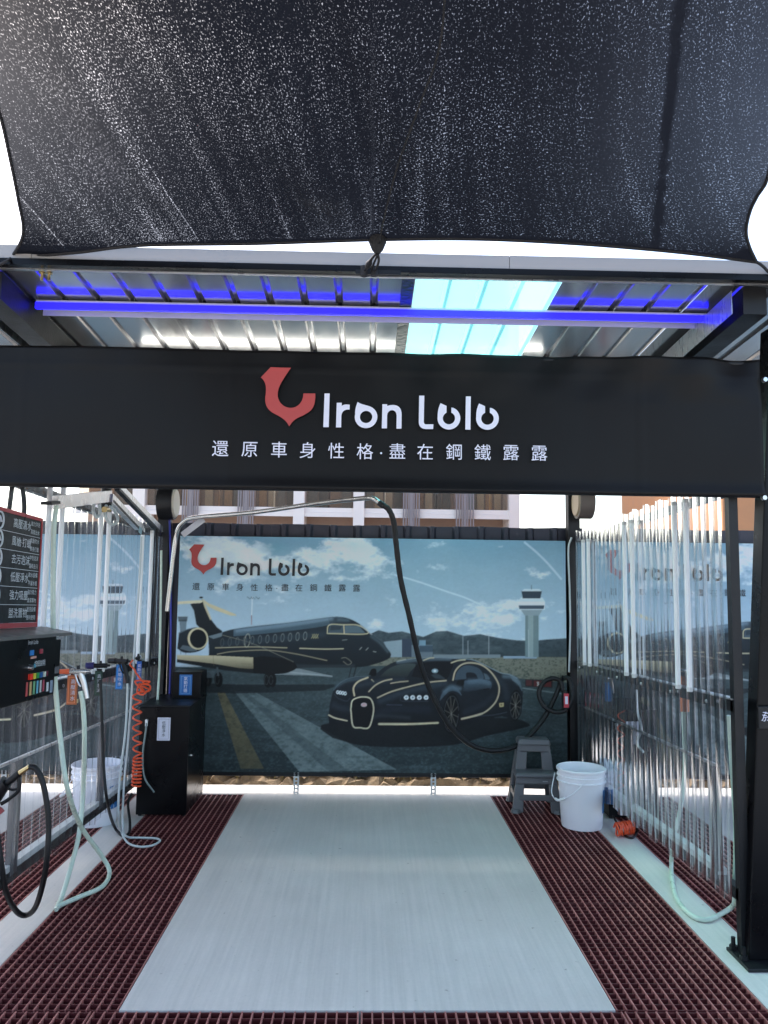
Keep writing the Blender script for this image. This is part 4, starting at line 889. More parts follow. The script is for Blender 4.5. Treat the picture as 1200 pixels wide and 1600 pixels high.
# control box ---------------------------------------------------------
cx0, cx1 = WX+.012, WX+.10
pR = at(84, 1085, 0, cx1); yb1 = pR.y; yb0 = yb1-.62; zb0 = pR.z-sz(yb1); zb1 = at(84, 990, 0, cx1).z-sz(yb1)
cbx = thing('control_box', 'black wash control box with coloured buttons under the price board', 'control box', (cx0, yb1, zb0))
wslab(yb0, yb1, zb0, zb1, cx0, cx1, M_blackgloss, 'body', cbx, .004)
MB().hexa([(cx0-.01, yb0, zb1+.004+sz(yb0)), (cx1+.035, yb0, zb1-.012+sz(yb0)), (cx1+.035, yb1+.09, zb1-.012+sz(yb1+.09)), (cx0-.01, yb1+.09, zb1+.004+sz(yb1+.09))],
          [(cx0-.01, yb0, zb1+.028+sz(yb0)), (cx1+.035, yb0, zb1+.002+sz(yb0)), (cx1+.035, yb1+.09, zb1+.002+sz(yb1+.09)), (cx0-.01, yb1+.09, zb1+.028+sz(yb1+.09))]).build('hood', mat('box_hood', (.10, .095, .09), .4), cbx)
wslab(yb1+.002, yb1+.085, zb0+.075, zb1-.03, cx0, cx1-.012, M_blackgloss, 'side_box', cbx, .003)
wslab(yb1+.012, yb1+.075, zb1-.028, zb1-.020, cx0+.01, cx1-.02, M_alu, 'side_box_lid', cbx)
wslab(yb1+.02, yb1+.07, zb0+.09, zb0+.12, cx1-.0115, cx1-.009, mat('dim_grey', (.12, .12, .13), .3), 'coin_tray', cbx)
def face(u, v_): p = at(u, v_, 0, cx1+.001); return p.y, p.z-sz(p.y)
XF = cx1
def chip(u0, u1, v0, v1, mt, nm, th=.004):
    ya, za = face(u0, (v0+v1)/2+0); yb_, _ = face(u1, (v0+v1)/2); _, zt_ = face((u0+u1)/2, v0); _, zb_ = face((u0+u1)/2, v1)
    return wslab(ya, yb_, zb_, zt_, XF+.0005, XF+.0005+th, mt, nm, cbx)
btn = [(44, 48, (.75, .04, .02)), (49.5, 53, (.55, .5, .05)), (54.5, 58, (.03, .28, .07)), (60, 63.5, (.02, .10, .28)), (65, 68.5, (.5, .55, .48)), (70, 72, (.12, .01, .03))]
for k, (u0, u1, c) in enumerate(btn): chip(u0, u1, 1053-k*.9, 1062-k*1.2, mat(f'button_colour_{k}', c, .35), 'push_button', .010)
lb = [(40.5, 43, (.45, .07, .07)), (46, 49, (.5, .32, .14)), (51.5, 54.5, (.15, .34, .17)), (57, 59.5, (.13, .38, .5)), (62, 64.5, (.45, .48, .46)), (66.5, 69, (.36, .06, .09))]
for k, (u0, u1, c) in enumerate(lb): chip(u0, u1, 1066-k*.8, 1088-k*1.6, mat(f'button_label_colour_{k}', c, .5), 'button_label', .0015)
chip(46.5, 52, 1016, 1024, M_bluetag, 'display', .004); chip(62, 66, 1014, 1021, mat('dark_red_print', (.3, .03, .05), .5), 'display', .004); chip(48, 56.5, 1025.5, 1029, mat('pale_red_print', (.5, .25, .2), .5), 'label_strip', .0015)
chip(53, 55.5, 1037, 1043, mat('cyan_print', (.08, .35, .5), .5), 'label_icon', .0015); chip(72.5, 75.5, 1066, 1080, M_printcool, 'label_icon', .0015); chip(78, 82, 1063, 1082, mat('grey_blue_print', (.2, .25, .32), .5), 'label_icon', .0015)
yy_, zz_ = face(52, 1003.5); text_mesh('Iron Lolo', .026, M_printcool, 'box_lettering', cbx, frame(Vector((XF+.002, yy_, zz_+sz(yy_))), ey, (0, 0, 1)))
yy_, zz_ = face(62, 1037); text_mesh('按鈕說明', .028, M_printcool, 'box_lettering', cbx, frame(Vector((XF+.002, yy_, zz_+sz(yy_))), ey, (0, 0, 1)))
p = at(45, 1043, 0, cx1); MB().cyl((XF, p.y, p.z), (XF+.018, p.y, p.z), .012, .010, 12).build('key_lock', M_alu, cbx, True)

# hose booms over the wall ---------------------------------------------
bm = thing('hose_boom', 'stainless hose boom arm with hose outlet beside the tube lamps, by the price board', 'boom arm', onw(168, 780, .04))
p0 = onw(171, 775, .05); p1 = onw(86, 785, .05)
MB().bar(p0, p1, .03, .062).build('arm', M_alu, bm); MB().bar(p1+(p1-p0).normalized()*.10, p1, .05, .014).build('end_bracket', M_black, bm)
MB().cyl(onw(166, 740, .03), onw(166, 800, .03), .028, None, 14).build('pivot_tube', M_black, bm, True)
b2 = thing('hose_boom', 'stainless boom arm slanting down with a pale end label, by the drum post', 'boom arm', onw(176, 785, .02))
MB().bar(onw(172, 778, .06), onw(221, 828, .06), .03, .050).build('arm', M_alu, b2); MB().bar(onw(217, 826.5, .0765), onw(221.4, 831, .0765), .003, .04).build('end_label', mat('label_teal', (.25, .38, .42), .5), b2)
MB().bar(onw(173, 782.5, .06), onw(222, 834, .06), .034, .014).build('lower_lip', M_black, b2)
b3 = thing('hose_boom', 'dark edged boom arm reaching back to the drum post along the hose-gun wall', 'boom arm', onw(184, 765, .02))
MB().bar(onw(186, 762, .0), onw(247, 824, .0), .03, .045).build('arm', M_alu, b3); MB().bar(onw(183, 764, .012), onw(246, 829, .012), .03, .016).build('lower_lip', M_black, b3); MB().tube(spline([onw(245, 826, .03), onw(244, 870, .03), onw(240, 950, .03), onw(234, 1030, .03), onw(230, 1075, .03)]), .007).build('hanging_hose', M_rubber, b3, True)
for pts, lab in (([(147, 788), (146, 800), (151, 808), (156, 802), (155, 788)], 'short pale hose loop hanging from the boom arm, without valve'),
                 ([(166, 790), (164, 802), (168, 814), (177, 820), (184, 812), (180, 800), (172, 792)], 'short pale hose loop with brass valve hanging under the boom pivot')):
    tag(MB().tube(spline([onw(a, c, .06+.01*k) for k, (a, c) in enumerate(pts)]), .0085).build('hose_loop', M_greyh, None, True), lab, 'hose')
MB().cyl(onw(163, 796, .07), onw(170, 796, .07), .016, None, 10).build('brass_valve', M_gold, [o_ for o_ in COL.objects if o_.name.startswith('hose_loop')][-1], True)

# black hoses hanging from the roof by the board -------------------------
tag(MB().tube(spline([at(19, 760, 1, 3.36), at(14, 800, 1, 3.36), at(8, 850, 1, 3.36), at(2, 920, 1, 3.36), at(-12, 1000, 1, 3.36)]), .0105).build('black_hose', M_rubber, None, True), 'black hose hanging over the price board, the one nearer the board edge pictograms', 'hose')
tag(MB().tube(spline([at(35, 760, 1, 3.35), at(38, 790, 1, 3.35), at(36, 815, 1, 3.35), at(31, 850, 1, 3.35), at(20, 920, 1, 3.35), at(9, 975, 1, 3.35), at(4, 1020, 1, 3.35), at(2, 1090, 1, 3.35)]), .0105).build('black_hose', M_rubber, None, True), 'black hose curving down across the price board lettering', 'hose')

# guns and tags ------------------------------------------------------------
def gun(name, label, p, yawdeg, mt, noz, noz_r=.009, handle=True, s=1.0, grip=None):
    t = thing(name, label, 'spray gun', p); a = math.radians(yawdeg); d = Vector((math.cos(a), math.sin(a), 0))
    p = Vector(p)
    MB().cyl(p-d*.035*s, p+d*.035*s, .012*s, .014*s, 12).build('barrel', mt, t, True)
    MB().cyl(p-d*.075*s, p-d*.034*s, noz_r*s, noz_r*1.15*s, 12).build('nozzle', noz, t, True)
    MB().cyl(p+Vector((0, 0, .010*s)), p+Vector((0, 0, .026*s)), .008*s, .006*s, 10).build('valve_cap', M_blackplastic, t, True)
    MB().cyl(p+d*.03*s, p+d*.05*s, .008*s, .006*s, 10).build('rear_plug', mt, t, True)
    if handle:
        MB().tube(spline([p+d*.010*s+Vector((0, 0, -.006*s)), p+d*.028*s+Vector((0, 0, -.055*s)), p+d*.042*s+Vector((0, 0, -.115*s))]), lambda q_: .013*s*(1-.2*q_), 10).build('handle', grip or mt, t, True)
        MB().tube(spline([p-d*.012*s+Vector((0, 0, -.012*s)), p+d*.000*s+Vector((0, 0, -.045*s)), p+d*.014*s+Vector((0, 0, -.065*s))]), .004*s, 6).build('trigger', mt, t, True)
    return t
def tagboard(label, u0, u1, v0, v1, y, mt, txt):
    a = at(u0, v0, 1, y); b_ = at(u1, v1, 1, y); t = thing('hanging_tag', label, 'tag', (a.x, y, b_.z), None)
    MB().box(a.x, b_.x, y-.006, y, b_.z, a.z).build('board', mt, t, bevel=.002)
    fr_ = MB(); w = .0025; x0, x1, z0, z1 = a.x+.008, b_.x-.008, b_.z+.008, a.z-.008
    for q_ in ((x0, x1, z0, z0+w), (x0, x1, z1-w, z1), (x0, x0+w, z0+w, z1-w), (x1-w, x1, z0+w, z1-w)): fr_.box(q_[0], q_[1], y-.0075, y-.0063, q_[2], q_[3])
    fr_.build('border_line', mat('tag_line_'+mt.name, tuple(min(1, c*2.2+.03) for c in mt.node_tree.nodes['Mix'].inputs[6].default_value[:3]), .5), t)
    h = (a.z-b_.z)
    for k, ch in enumerate(txt):
        text_mesh(ch, h*.17, M_print, 'tag_lettering', t, frame(Vector((x0+(x1-x0)*.66, y-.0085, a.z-h*(.22+.19*k))), (1, 0, 0), (0, 0, 1)), bold=.0006)
    MB().box((a.x+b_.x)/2-.012, (a.x+b_.x)/2+.012, y, y+.012, a.z-.03, a.z+.01).build('bracket', M_black, t)
    return t
yo = onw(118, 1060, .05).y; tagboard('orange hanging tag below the silver spray gun', 106, 120, 1055, 1101, yo, M_orangetag, '高壓清水')
gun('spray_gun', 'silver spray gun with orange nozzle above the orange tag', at(122, 1049, 1, yo-.03), 12, M_chrome, mat('orange_nozzle', (.75, .12, .04), .4), .010, True, 1.15, M_alu)
yg = onw(152, 1060, .05).y; tagboard('dark green hanging tag under the blue-tipped gun', 149, 159, 1048, 1087, yg, M_greentag, '去污泡沫')
gun('spray_gun', 'dark spray gun with navy round tip above the green tag', at(157, 1040, 1, yg-.03), 10, M_blackplastic, mat('navy_tip', (.02, .018, .10), .35), .017, False, 1.0)
yb2 = onw(186, 1050, .05).y; tagboard('bright blue hanging tag between the green tag and coil hose', 182, 191.5, 1038, 1077, yb2, M_bluetag, '風槍吹水')
gun('spray_gun', 'black air gun hung above the bright blue tag', at(190, 1033, 1, yb2-.03), -14, M_blackplastic, M_blackplastic, .014, True, 1.1)
yb3 = onw(216, 1045, .05).y; tagboard('blue hanging tag inside the orange coil hose', 214, 220.5, 1033, 1066, yb3, mat('royal_blue_tag', (.012, .09, .36), .4, 0, .1, 20), '氣動打蠟')
gun('air_gun', 'small black air tool with pale dial above the orange coil hose', at(216, 1028, 1, yb3-.03), -80, M_blackplastic, M_labelwhite, .012, False, 1.0)

# hoses -----------------------------------------------------------------------
def floorpt(u, v_, z=.012): return at(u, v_, 2, z)
def wp(u, v_, d): return onw(u, v_, d)
hose1 = [wp(88, 790, .06), wp(84, 830, .06), wp(83, 900, .05), wp(83, 980, .05), wp(85, 1040, .06), wp(88, 1090, .07), wp(95, 1160, .10), wp(106, 1235, .15), floorpt(127, 1292, .30), floorpt(158, 1336, .10), floorpt(171, 1362, .016), floorpt(160, 1385, .012), floorpt(125, 1401, .012), floorpt(95, 1414, .012), floorpt(88, 1420, .012), floorpt(97, 1400, .03), at(112, 1350, 1, 4.05), at(124, 1300, 1, 4.1), at(130, 1235, 1, 4.13), at(132, 1150, 1, yo-.02), at(130, 1105, 1, yo-.03), at(126, 1080, 1, yo-.03)]
tag(MB().tube(spline(hose1, 10), .0115, 10).build('pale_hose', M_paleh, None, True), 'long pale green hose looping from the boom to the floor and silver gun', 'hose')
hose2 = [at(157, 1062, 1, yg-.02), at(159, 1120, 1, yg-.02), at(162, 1200, 1, yg-.02), at(168, 1255, 1, yg), floorpt(178, 1290, .06), floorpt(190, 1305, .010), floorpt(201, 1302, .010), floorpt(203, 1285, .05), at(200, 1255, 1, 5.1), at(206, 1240, 1, 5.15)]
tag(MB().tube(spline(hose2, 8), .0085).build('black_hose', M_rubber, None, True), 'thin black hose dropping from the green tag gun to the floor', 'hose')
hose3 = [at(198, 1062, 1, yb2-.02), at(199, 1080, 1, yb2-.02), at(196, 1140, 1, yb2-.02), at(187, 1220, 1, yb2), at(185, 1275, 1, yb2), floorpt(190, 1300, .05), floorpt(200, 1317, .009), floorpt(218, 1323, .009), floorpt(238, 1321, .009), floorpt(250, 1314, .009), floorpt(243, 1310, .009), floorpt(220, 1309, .009), floorpt(198, 1307, .02), at(192, 1290, 1, 4.95), at(193, 1240, 1, 4.97), at(200, 1160, 1, 5.0), at(206, 1080, 1, 5.0), at(211, 1000, 1, 5.0), at(218, 900, 1, 5.0), at(221, 838, 1, 5.0)]
tag(MB().tube(spline(hose3, 8), .0065).build('pale_grey_hose', M_greyh, None, True), 'thin pale grey hose running down the wall to a flat loop on the grating', 'hose')
tag(MB().tube(spline([wp(252, 860, .02), wp(251, 950, .02), wp(249, 1040, .03), wp(246, 1095, .05)]), .008).build('pale_hose', M_paleh, None, True), 'pale green hose running down the wall corner to the black cabinet', 'hose')
# orange coil
def coil(c0, c1, r, turns, rt, taper=False):
    c0 = Vector(c0); c1 = Vector(c1); n = int(turns*14); pts = []
    for k in range(n+1):
        t_ = k/n; a = 2*math.pi*turns*t_; pts.append(c0.lerp(c1, t_)+Vector((r*math.cos(a), r*math.sin(a), 0)))
    return pts
ch = thing('coil_hose', 'orange spiral air hose hanging beside the black cabinet', 'hose', at(213, 1230, 1, yb3-.05))
ct = at(214, 1080, 1, yb3-.06); cm = at(215, 1185, 1, yb3-.06); ce = at(213, 1228, 1, yb3-.06)
MB().tube(coil(ct, cm, .026, 6.5, 0), .0055, 7).build('open_coil', M_orange, ch, True); MB().tube(coil(cm, ce, .027, 8, 0), .0055, 7).build('tight_coil', M_orange, ch, True)
rr = random.Random(5); tg = at(222, 1075, 1, yb3-.06)
tp = [at(208, 1031, 1, yb3-.04), at(203, 1038, 1, yb3-.05), at(210, 1046, 1, yb3-.05), at(213, 1052, 1, yb3-.05)]+[tg+Vector((rr.uniform(-.05, .045), rr.uniform(-.02, .03), rr.uniform(-.04, .045))) for _ in range(15)]+[ct+Vector((.026, 0, 0))]
MB().tube(spline(tp, 8), .0055, 7).build('tangle', M_orange, ch, True)
# pressure gun at the frame edge and its hose
yp = 3.40
pg = thing('pressure_gun', 'black pressure washer gun with brass fitting hung low on the wall', 'spray gun', at(10, 1240, 1, yp))
def pgp(u, v_, dy=0): return at(u, v_, 1, yp+dy)
MB().tube([pgp(-14, 1255), pgp(6, 1225), pgp(10, 1222)], .03, 10).build('body', M_blackplastic, pg, True); MB().tube(spline([pgp(6, 1226), pgp(18, 1218), pgp(30, 1208)]), .016, 10).build('barrel', M_blackplastic, pg, True)
MB().tube(spline([pgp(29, 1212), pgp(30, 1230), pgp(27, 1238), pgp(12, 1250), pgp(2, 1256)]), .008, 8).build('trigger_guard', M_blackplastic, pg, True); MB().tube(spline([pgp(14, 1233), pgp(20, 1234), pgp(26, 1233)]), .006, 8).build('trigger', M_blackplastic, pg, True); MB().cyl(pgp(31, 1208), pgp(46, 1198), .012, .009, 10).build('brass_fitting', M_gold, pg, True); MB().tube([pgp(-14, 1262), pgp(-2, 1268), pgp(1, 1272)], .02, 8).build('red_knob', M_redframe, pg, True)
tag(MB().tube(spline([pgp(46, 1198), pgp(56, 1201), pgp(66, 1220), pgp(73, 1255), pgp(76, 1295), pgp(73, 1345), pgp(66, 1385, .05), pgp(55, 1418, .15), pgp(41, 1430, .2), pgp(26, 1424, .15), pgp(10, 1395, .05), pgp(2, 1350), pgp(-6, 1290)]), .012, 10).build('black_hose', M_rubber, None, True), 'thick black pressure hose looping from the brass gun fitting', 'hose')

# ================================================================== CABINET AND SMALL BOX
def cabinet(dx, label):
    f0 = at(213, 1276, 2, 0); y = f0.y; x0 = -1.50; x1 = at(291, 1276, 2, 0).x; ztop = at(250, 1102, 1, y).z; yb_ = 5.79
    t = thing('equipment_cabinet', label, 'cabinet', ((x0+x1)/2, y, 0), 'black equipment cabinets')
    MB().box(x0, x1, y, yb_, .012, ztop-.012).build('body', M_blackgloss, t, bevel=.004)
    MB().box(x0-.006, x1+.008, y-.008, yb_+.004, ztop-.011, ztop).build('top', M_black, t, bevel=.003)
    for fx_ in (x0+.02, x1-.02):
        for fy_ in (y+.03, yb_-.03): MB().cyl((fx_, fy_, 0), (fx_, fy_, .0118), .012, None, 8).build('foot', M_black, t)
    p = at(256, 1139, 1, y); lbl = MB().box(p.x-.043, p.x+.043, y-.0035, y-.0005, p.z-.075, p.z+.075).build('label', M_labelwhite, t)
    fr_ = MB(); w = .0015; a, b_, c, d = p.x-.034, p.x+.034, p.z-.066, p.z+.066
    for q_ in ((a, b_, c, c+w), (a, b_, d-w, d), (a, a+w, c+w, d-w), (b_-w, b_, c+w, d-w)): fr_.box(q_[0], q_[1], y-.0045, y-.0036, q_[2], q_[3])
    fr_.build('border', mat('grey_line', (.2, .2, .25), .5), lbl)
    for k, chh in enumerate('低壓淨水'): text_mesh(chh, .026, M_darkprint, 'label_lettering', lbl, frame(Vector((p.x, y-.005, p.z+.038-.026*k)), (1, 0, 0), (0, 0, 1)), bold=.0009)
    q_ = at(298, 1180, 0, x1); MB().cyl((x1, q_.y, q_.z), (x1+.012, q_.y, q_.z), .008, .006, 10).build('lock', M_alu, t, True)
    h0 = at(229, 1126, 1, y-.02); hb = MB().tube(spline([h0, at(228, 1140, 1, y-.03), at(223, 1180, 1, y-.035), at(226, 1215, 1, y-.035), at(241, 1238, 1, y-.05)]), .006, 8).build('outlet_hose', mat('grey_hose', (.20, .24, .23), .45), t, True)
    MB().cyl(h0+Vector((0, .02, .0)), h0+Vector((0, -.004, .0)), .010, None, 10).build('elbow', M_alu, t, True); MB().cyl(h0+Vector((0, 0, -.035)), h0+Vector((0, 0, .006)), .009, .009, 10).build('fitting', M_white, t, True)
    return t
cab = cabinet(0, 'tall black equipment cabinet with white vertical label beside the mural')
copy_tree(cab, P, 'tall black equipment cabinet dimly seen through the clear wall behind the bucket')
yb5 = 5.60; a = at(269, 1050, 1, yb5); c = at(313, 1094, 1, yb5)
sb = thing('wall_box', 'small black wall box with blue label above the tall black cabinet', 'box', (a.x, yb5, c.z-.05))
MB().box(a.x, c.x, yb5, 5.80, c.z-.08, a.z).build('body', M_blackgloss, sb, bevel=.004)
l0 = at(281, 1054, 1, yb5); l1 = at(299.5, 1086, 1, yb5); lb_ = MB().box(l0.x, l1.x, yb5-.0035, yb5-.0005, l1.z, l0.z).build('label', M_bluelabel, sb)
fr_ = MB(); w = .002
for q_ in ((l0.x+.012, l1.x-.012, l1.z+.01, l1.z+.01+w), (l0.x+.012, l1.x-.012, l0.z-.01-w, l0.z-.01), (l0.x+.012, l0.x+.012+w, l1.z+.012, l0.z-.012), (l1.x-.012-w, l1.x-.012, l1.z+.012, l0.z-.012)): fr_.box(q_[0], q_[1], yb5-.0045, yb5-.0036, q_[2], q_[3])
fr_.build('border', mat('pale_blue_line', (.2, .42, .7), .5), lb_)
for k, chh in enumerate('氣動打蠟'): text_mesh(chh, .028, M_print, 'label_lettering', lb_, frame(Vector(((l0.x+l1.x)/2, yb5-.005, (l0.z+l1.z)/2+.042-.028*k)), (1, 0, 0), (0, 0, 1)), bold=.0009)

# ================================================================== VACUUM BOOM, HOSE
vb_ = thing('vacuum_boom', 'bent stainless vacuum boom pipe arching over the mural from the corner post', 'boom arm', at(262, 955, 1, 5.7))
bp_ = [at(261, 955, 1, 5.72), at(266, 910, 1, 5.72), at(273, 850, 1, 5.72), at(278, 828, 1, 5.70), at(288, 815, 1, 5.66), at(310, 808, 1, 5.6), at(400, 800, 1, 5.45), at(500, 786, 1, 5.3), at(570, 778.5, 1, 5.2), at(583, 779, 1, 5.17), at(596, 788, 1, 5.15)]
MB().tube(spline(bp_, 8), .0165, 12).build('pipe', M_chrome, vb_, True); MB().bar(at(285, 836, 1, 5.71), at(318, 811, 1, 5.63), .045, .004, (0, 1, .2)).build('gusset_plate', mat('pale_gusset', (.55, .55, .58), .45), vb_)
e0 = bp_[-1]; dv = (bp_[-1]-bp_[-2]).normalized(); MB().cyl(e0-dv*.02, e0+dv*.02, .022, None, 12).build('clamp', M_black, vb_, True)
vh = thing('vacuum_hose', 'thick black vacuum hose drooping in front of the mural to a coil', 'hose', at(700, 1178, 1, 5.4))
hp = [e0, at(607, 796, 1, 5.15), at(615, 815, 1, 5.16), at(619, 850, 1, 5.18), at(626, 905, 1, 5.2), at(640, 965, 1, 5.24), at(655, 1030, 1, 5.3), at(673, 1080, 1, 5.35), at(700, 1130, 1, 5.4), at(730, 1160, 1, 5.45), at(760, 1172, 1, 5.5), at(790, 1171, 1, 5.55), at(815, 1160, 1, 5.6), at(840, 1135, 1, 5.65), at(858, 1108, 1, 5.68), at(873, 1076, 1, 5.7), at(877, 1062, 1, 5.7), at(888, 1060, 1, 5.68), at(893, 1075, 1, 5.66), at(892, 1095, 1, 5.64), at(882, 1110, 1, 5.63), at(866, 1112, 1, 5.64), at(850, 1103, 1, 5.66), at(842, 1085, 1, 5.67), at(848, 1068, 1, 5.68), at(862, 1060, 1, 5.68), at(875, 1064, 1, 5.67), at(880, 1080, 1, 5.66)]
MB().tube(spline(hp, 10), lambda s: .0195-.003*s+(.0008*math.sin(s*3000)), 12).build('hose', M_rubber, vh, True)
p = at(881, 1092, 1, 5.64); MB().cyl(p+Vector((0, -.02, .06)), p+Vector((.004, -.02, -.06)), .021, .024, 12).build('nozzle', M_blackplastic, vh, True); p2 = p+Vector((.006, -.046, -.01))
MB().box(p2.x-.018, p2.x+.018, p2.y-.003, p2.y, p2.z-.045, p2.z+.055).build('red_label', mat('red_label', (.5, .04, .06), .45), vh)
MB().box(p2.x-.010, p2.x+.010, p2.y-.0045, p2.y-.0031, p2.z-.02, p2.z+.035).build('label_print', M_print, vh)
MB().tube([at(879, 1062, 1, 5.72), at(879, 1062, 1, 5.66), at(879, 1056, 1, 5.64)], .007, 8).build('hook', M_black, vh)
tag(MB().tube(spline([at(893, 840, 1, 5.78), at(888, 860, 1, 5.76), at(890, 920, 1, 5.76), at(891, 980, 1, 5.76), at(889, 1050, 1, 5.76)]), .007).build('grey_cable', M_greyh, None, True), 'pale grey cable running down the black post by the stool', 'cable')

# ================================================================== STOOL
st = thing('step_stool', 'dark grey plastic two-step stool standing on the grating by the mural', 'stool', (1.215, 5.5, 0))
cxs, cys = 1.205, 5.545; ca_, sa_ = math.cos(.14), math.sin(.14)
MS = Matrix.Translation((cxs, cys, 0))@Matrix.Rotation(-.07, 4, 'Z')
def hx(b_, t_): return [MS@Vector(q_) for q_ in b_], [MS@Vector(q_) for q_ in t_]
def leg4(x0, y0, x1, y1, z0, z1, w0, w1, nm):
    b_ = [(x0-w0, y0-w0, z0), (x0+w0, y0-w0, z0), (x0+w0, y0+w0, z0), (x0-w0, y0+w0, z0)]; t_ = [(x1-w1, y1-w1, z1), (x1+w1, y1-w1, z1), (x1+w1, y1+w1, z1), (x1-w1, y1+w1, z1)]
    B, T = hx(b_, t_); return MB().hexa(B, T).build(nm, M_stool, st, bevel=.010)
def slab(xa, xb_, ya, yb_, z0, z1, nm, tp=0, bev=.012):
    B, T = hx([(xa, ya, z0), (xb_, ya, z0), (xb_, yb_, z0), (xa, yb_, z0)], [(xa+tp, ya+tp, z1), (xb_-tp, ya+tp, z1), (xb_-tp, yb_-tp, z1), (xa+tp, yb_-tp, z1)]); return MB().hexa(B, T).build(nm, M_stool, st, bevel=bev)
# front and rear panels: a trapezium with a window, side panels, two treads
def panel(yb_, yt, z0, z1, wb, wt, hb, ht, hz0, hz1, th, nm):
    """trapezium z0..z1 (half widths wb..wt) with an opening hz0..hz1 (half widths hb..ht); hz0 == z0 leaves it open below"""
    def Y(z): return yb_+(yt-yb_)*(z-z0)/(z1-z0)
    def Wd(z): return wb+(wt-wb)*(z-z0)/(z1-z0)
    b = MB()
    def blk(pts):
        B, T = hx([(x_, Y(z), z) for x_, z in pts], [(x_, Y(z)+th, z) for x_, z in pts]); b.hexa(B, T)
    for sx in (-1, 1):
        q_ = [(sx*Wd(z0), z0), (sx*hb, z0), (sx*ht, hz1), (sx*Wd(hz1), hz1)]
        blk(q_ if sx > 0 else q_[::-1])
    blk([(-Wd(hz1), hz1+.0004), (Wd(hz1), hz1+.0004), (Wd(z1), z1), (-Wd(z1), z1)])
    if hz0 > z0: blk([(-hb+.0005, z0), (hb-.0005, z0), (hb-.0005, hz0), (-hb+.0005, hz0)])
    return b.build(nm, M_stool, st, bevel=.006)
panel(-.150, -.122, 0, .232, .172, .140, .096, .084, 0, .186, .026, 'lower_front_frame')
slab(-.118, .118, -.146, -.122, .080, .118, 'front_stretcher', 0, .006)
slab(-.150, .150, -.142, .03, .230, .262, 'lower_tread', .008, .012)
panel(-.020, -.004, .255, .430, .136, .112, .056, .048, .255, .380, .024, 'upper_front_frame')
slab(-.118, .118, -.026, .125, .426, .468, 'top_tread', .010, .012)
panel(.160, .112, 0, .430, .172, .112, .105, .070, 0, .370, -.022, 'rear_frame')
slab(-.112, .112, .132, .152, .090, .125, 'rear_stretcher', 0, .005)
for sx in (-1, 1):
    for (q_, nm) in (([(-.135, 0), (-.095, 0), (-.080, .236), (-.122, .236)], 'side_frame'), ([(.105, 0), (.150, 0), (.100, .425), (.06, .425)], 'side_frame'), ([(-.02, .236), (.03, .236), (.03, .425), (-.005, .425)], 'side_frame'), ([(-.12, .085), (.15, .085), (.145, .125), (-.115, .125)], 'side_stretcher')):
        def X_(z, o_): return sx*(.168-.137*z+o_)
        B, T = hx([(X_(z, -.024), y_, z) for y_, z in q_], [(X_(z, 0), y_, z) for y_, z in q_]); MB().hexa(B, T).build(nm, M_stool, st, bevel=.005)
for sx in (-1, 1):
    for yy in (-.140, .150): 
        c_ = MS@Vector((sx*.146, yy, 0)); MB().cyl(c_, c_+Vector((0, 0, .022)), .036, .030, 12).build('foot', M_stool, st, True)
MB().box(.04, .075, -.1345, -.1305, .206, .2105, MS).build('maker_mark', mat('faint_print', (.3, .3, .32), .5), st)

# ================================================================== BUCKET
def bucket(c, label, lab=True):
    t = thing('bucket', label, 'bucket', c, 'white plastic buckets'); c = Vector(c); h = .372
    prof = [(.0, .004), (.122, .004), (.128, 0), (.131, .012), (.147, .285), (.150, .286), (.158, .288), (.158, .294), (.149, .297), (.149, .318), (.157, .320), (.157, .327), (.150, .330), (.151, .352), (.159, .356), (.160, .368), (.156, .372), (.150, .370), (.147, .36), (.128, .015), (0, .012)]
    MB().lathe(prof, c, 48).build('shell', M_bucket, t, True)
    q_ = [c+Vector((-.162, .02, .325)), c+Vector((-.168, -.05, .27)), c+Vector((-.13, -.155, .205)), c+Vector((-.03, -.19, .31)), c+Vector((.0, -.163, .325))]
    # bail handle: lugs left and right, swung down to the left front
    l0_, l1_ = c+Vector((-.06, -.150, .325)), c+Vector((-.158, .03, .322))
    pts = [c+Vector((-.020, -.163, .322)), c+Vector((-.065, -.172, .275)), c+Vector((-.135, -.166, .222)), c+Vector((-.185, -.11, .19)), c+Vector((-.195, .0, .21)), c+Vector((-.150, .10, .31))]
    hd = MB().tube(spline(pts, 8), .0035, 8).build('bail_handle', M_bucket, t, True); MB().tube(spline(pts[2:5], 4)[1:6], .0085, 10).build('grip', M_white, hd, True)
    if lab:
        b = MB(); n = 10
        for k in range(n+1):
            a_ = math.radians(-38+40*k/n)
            for z, r_ in ((.10, .139), (.245, .1463)): b.v.append(c+Vector((math.cos(a_)*r_, math.sin(a_)*r_, z)))
        b.f = [(2*k, 2*k+2, 2*k+3, 2*k+1) for k in range(n)]; b.build('blue_label', mat('bucket_label', (.03, .20, .50), .4), t)
    return t
bc = at(909, 1290, 2, 0)
bucket((bc.x, bc.y, 0), 'white plastic bucket with blue label standing on the grating beside the stool')
bucket((bc.x-P, bc.y+.02, 0), 'white plastic bucket glimpsed through the hose-gun side wall')

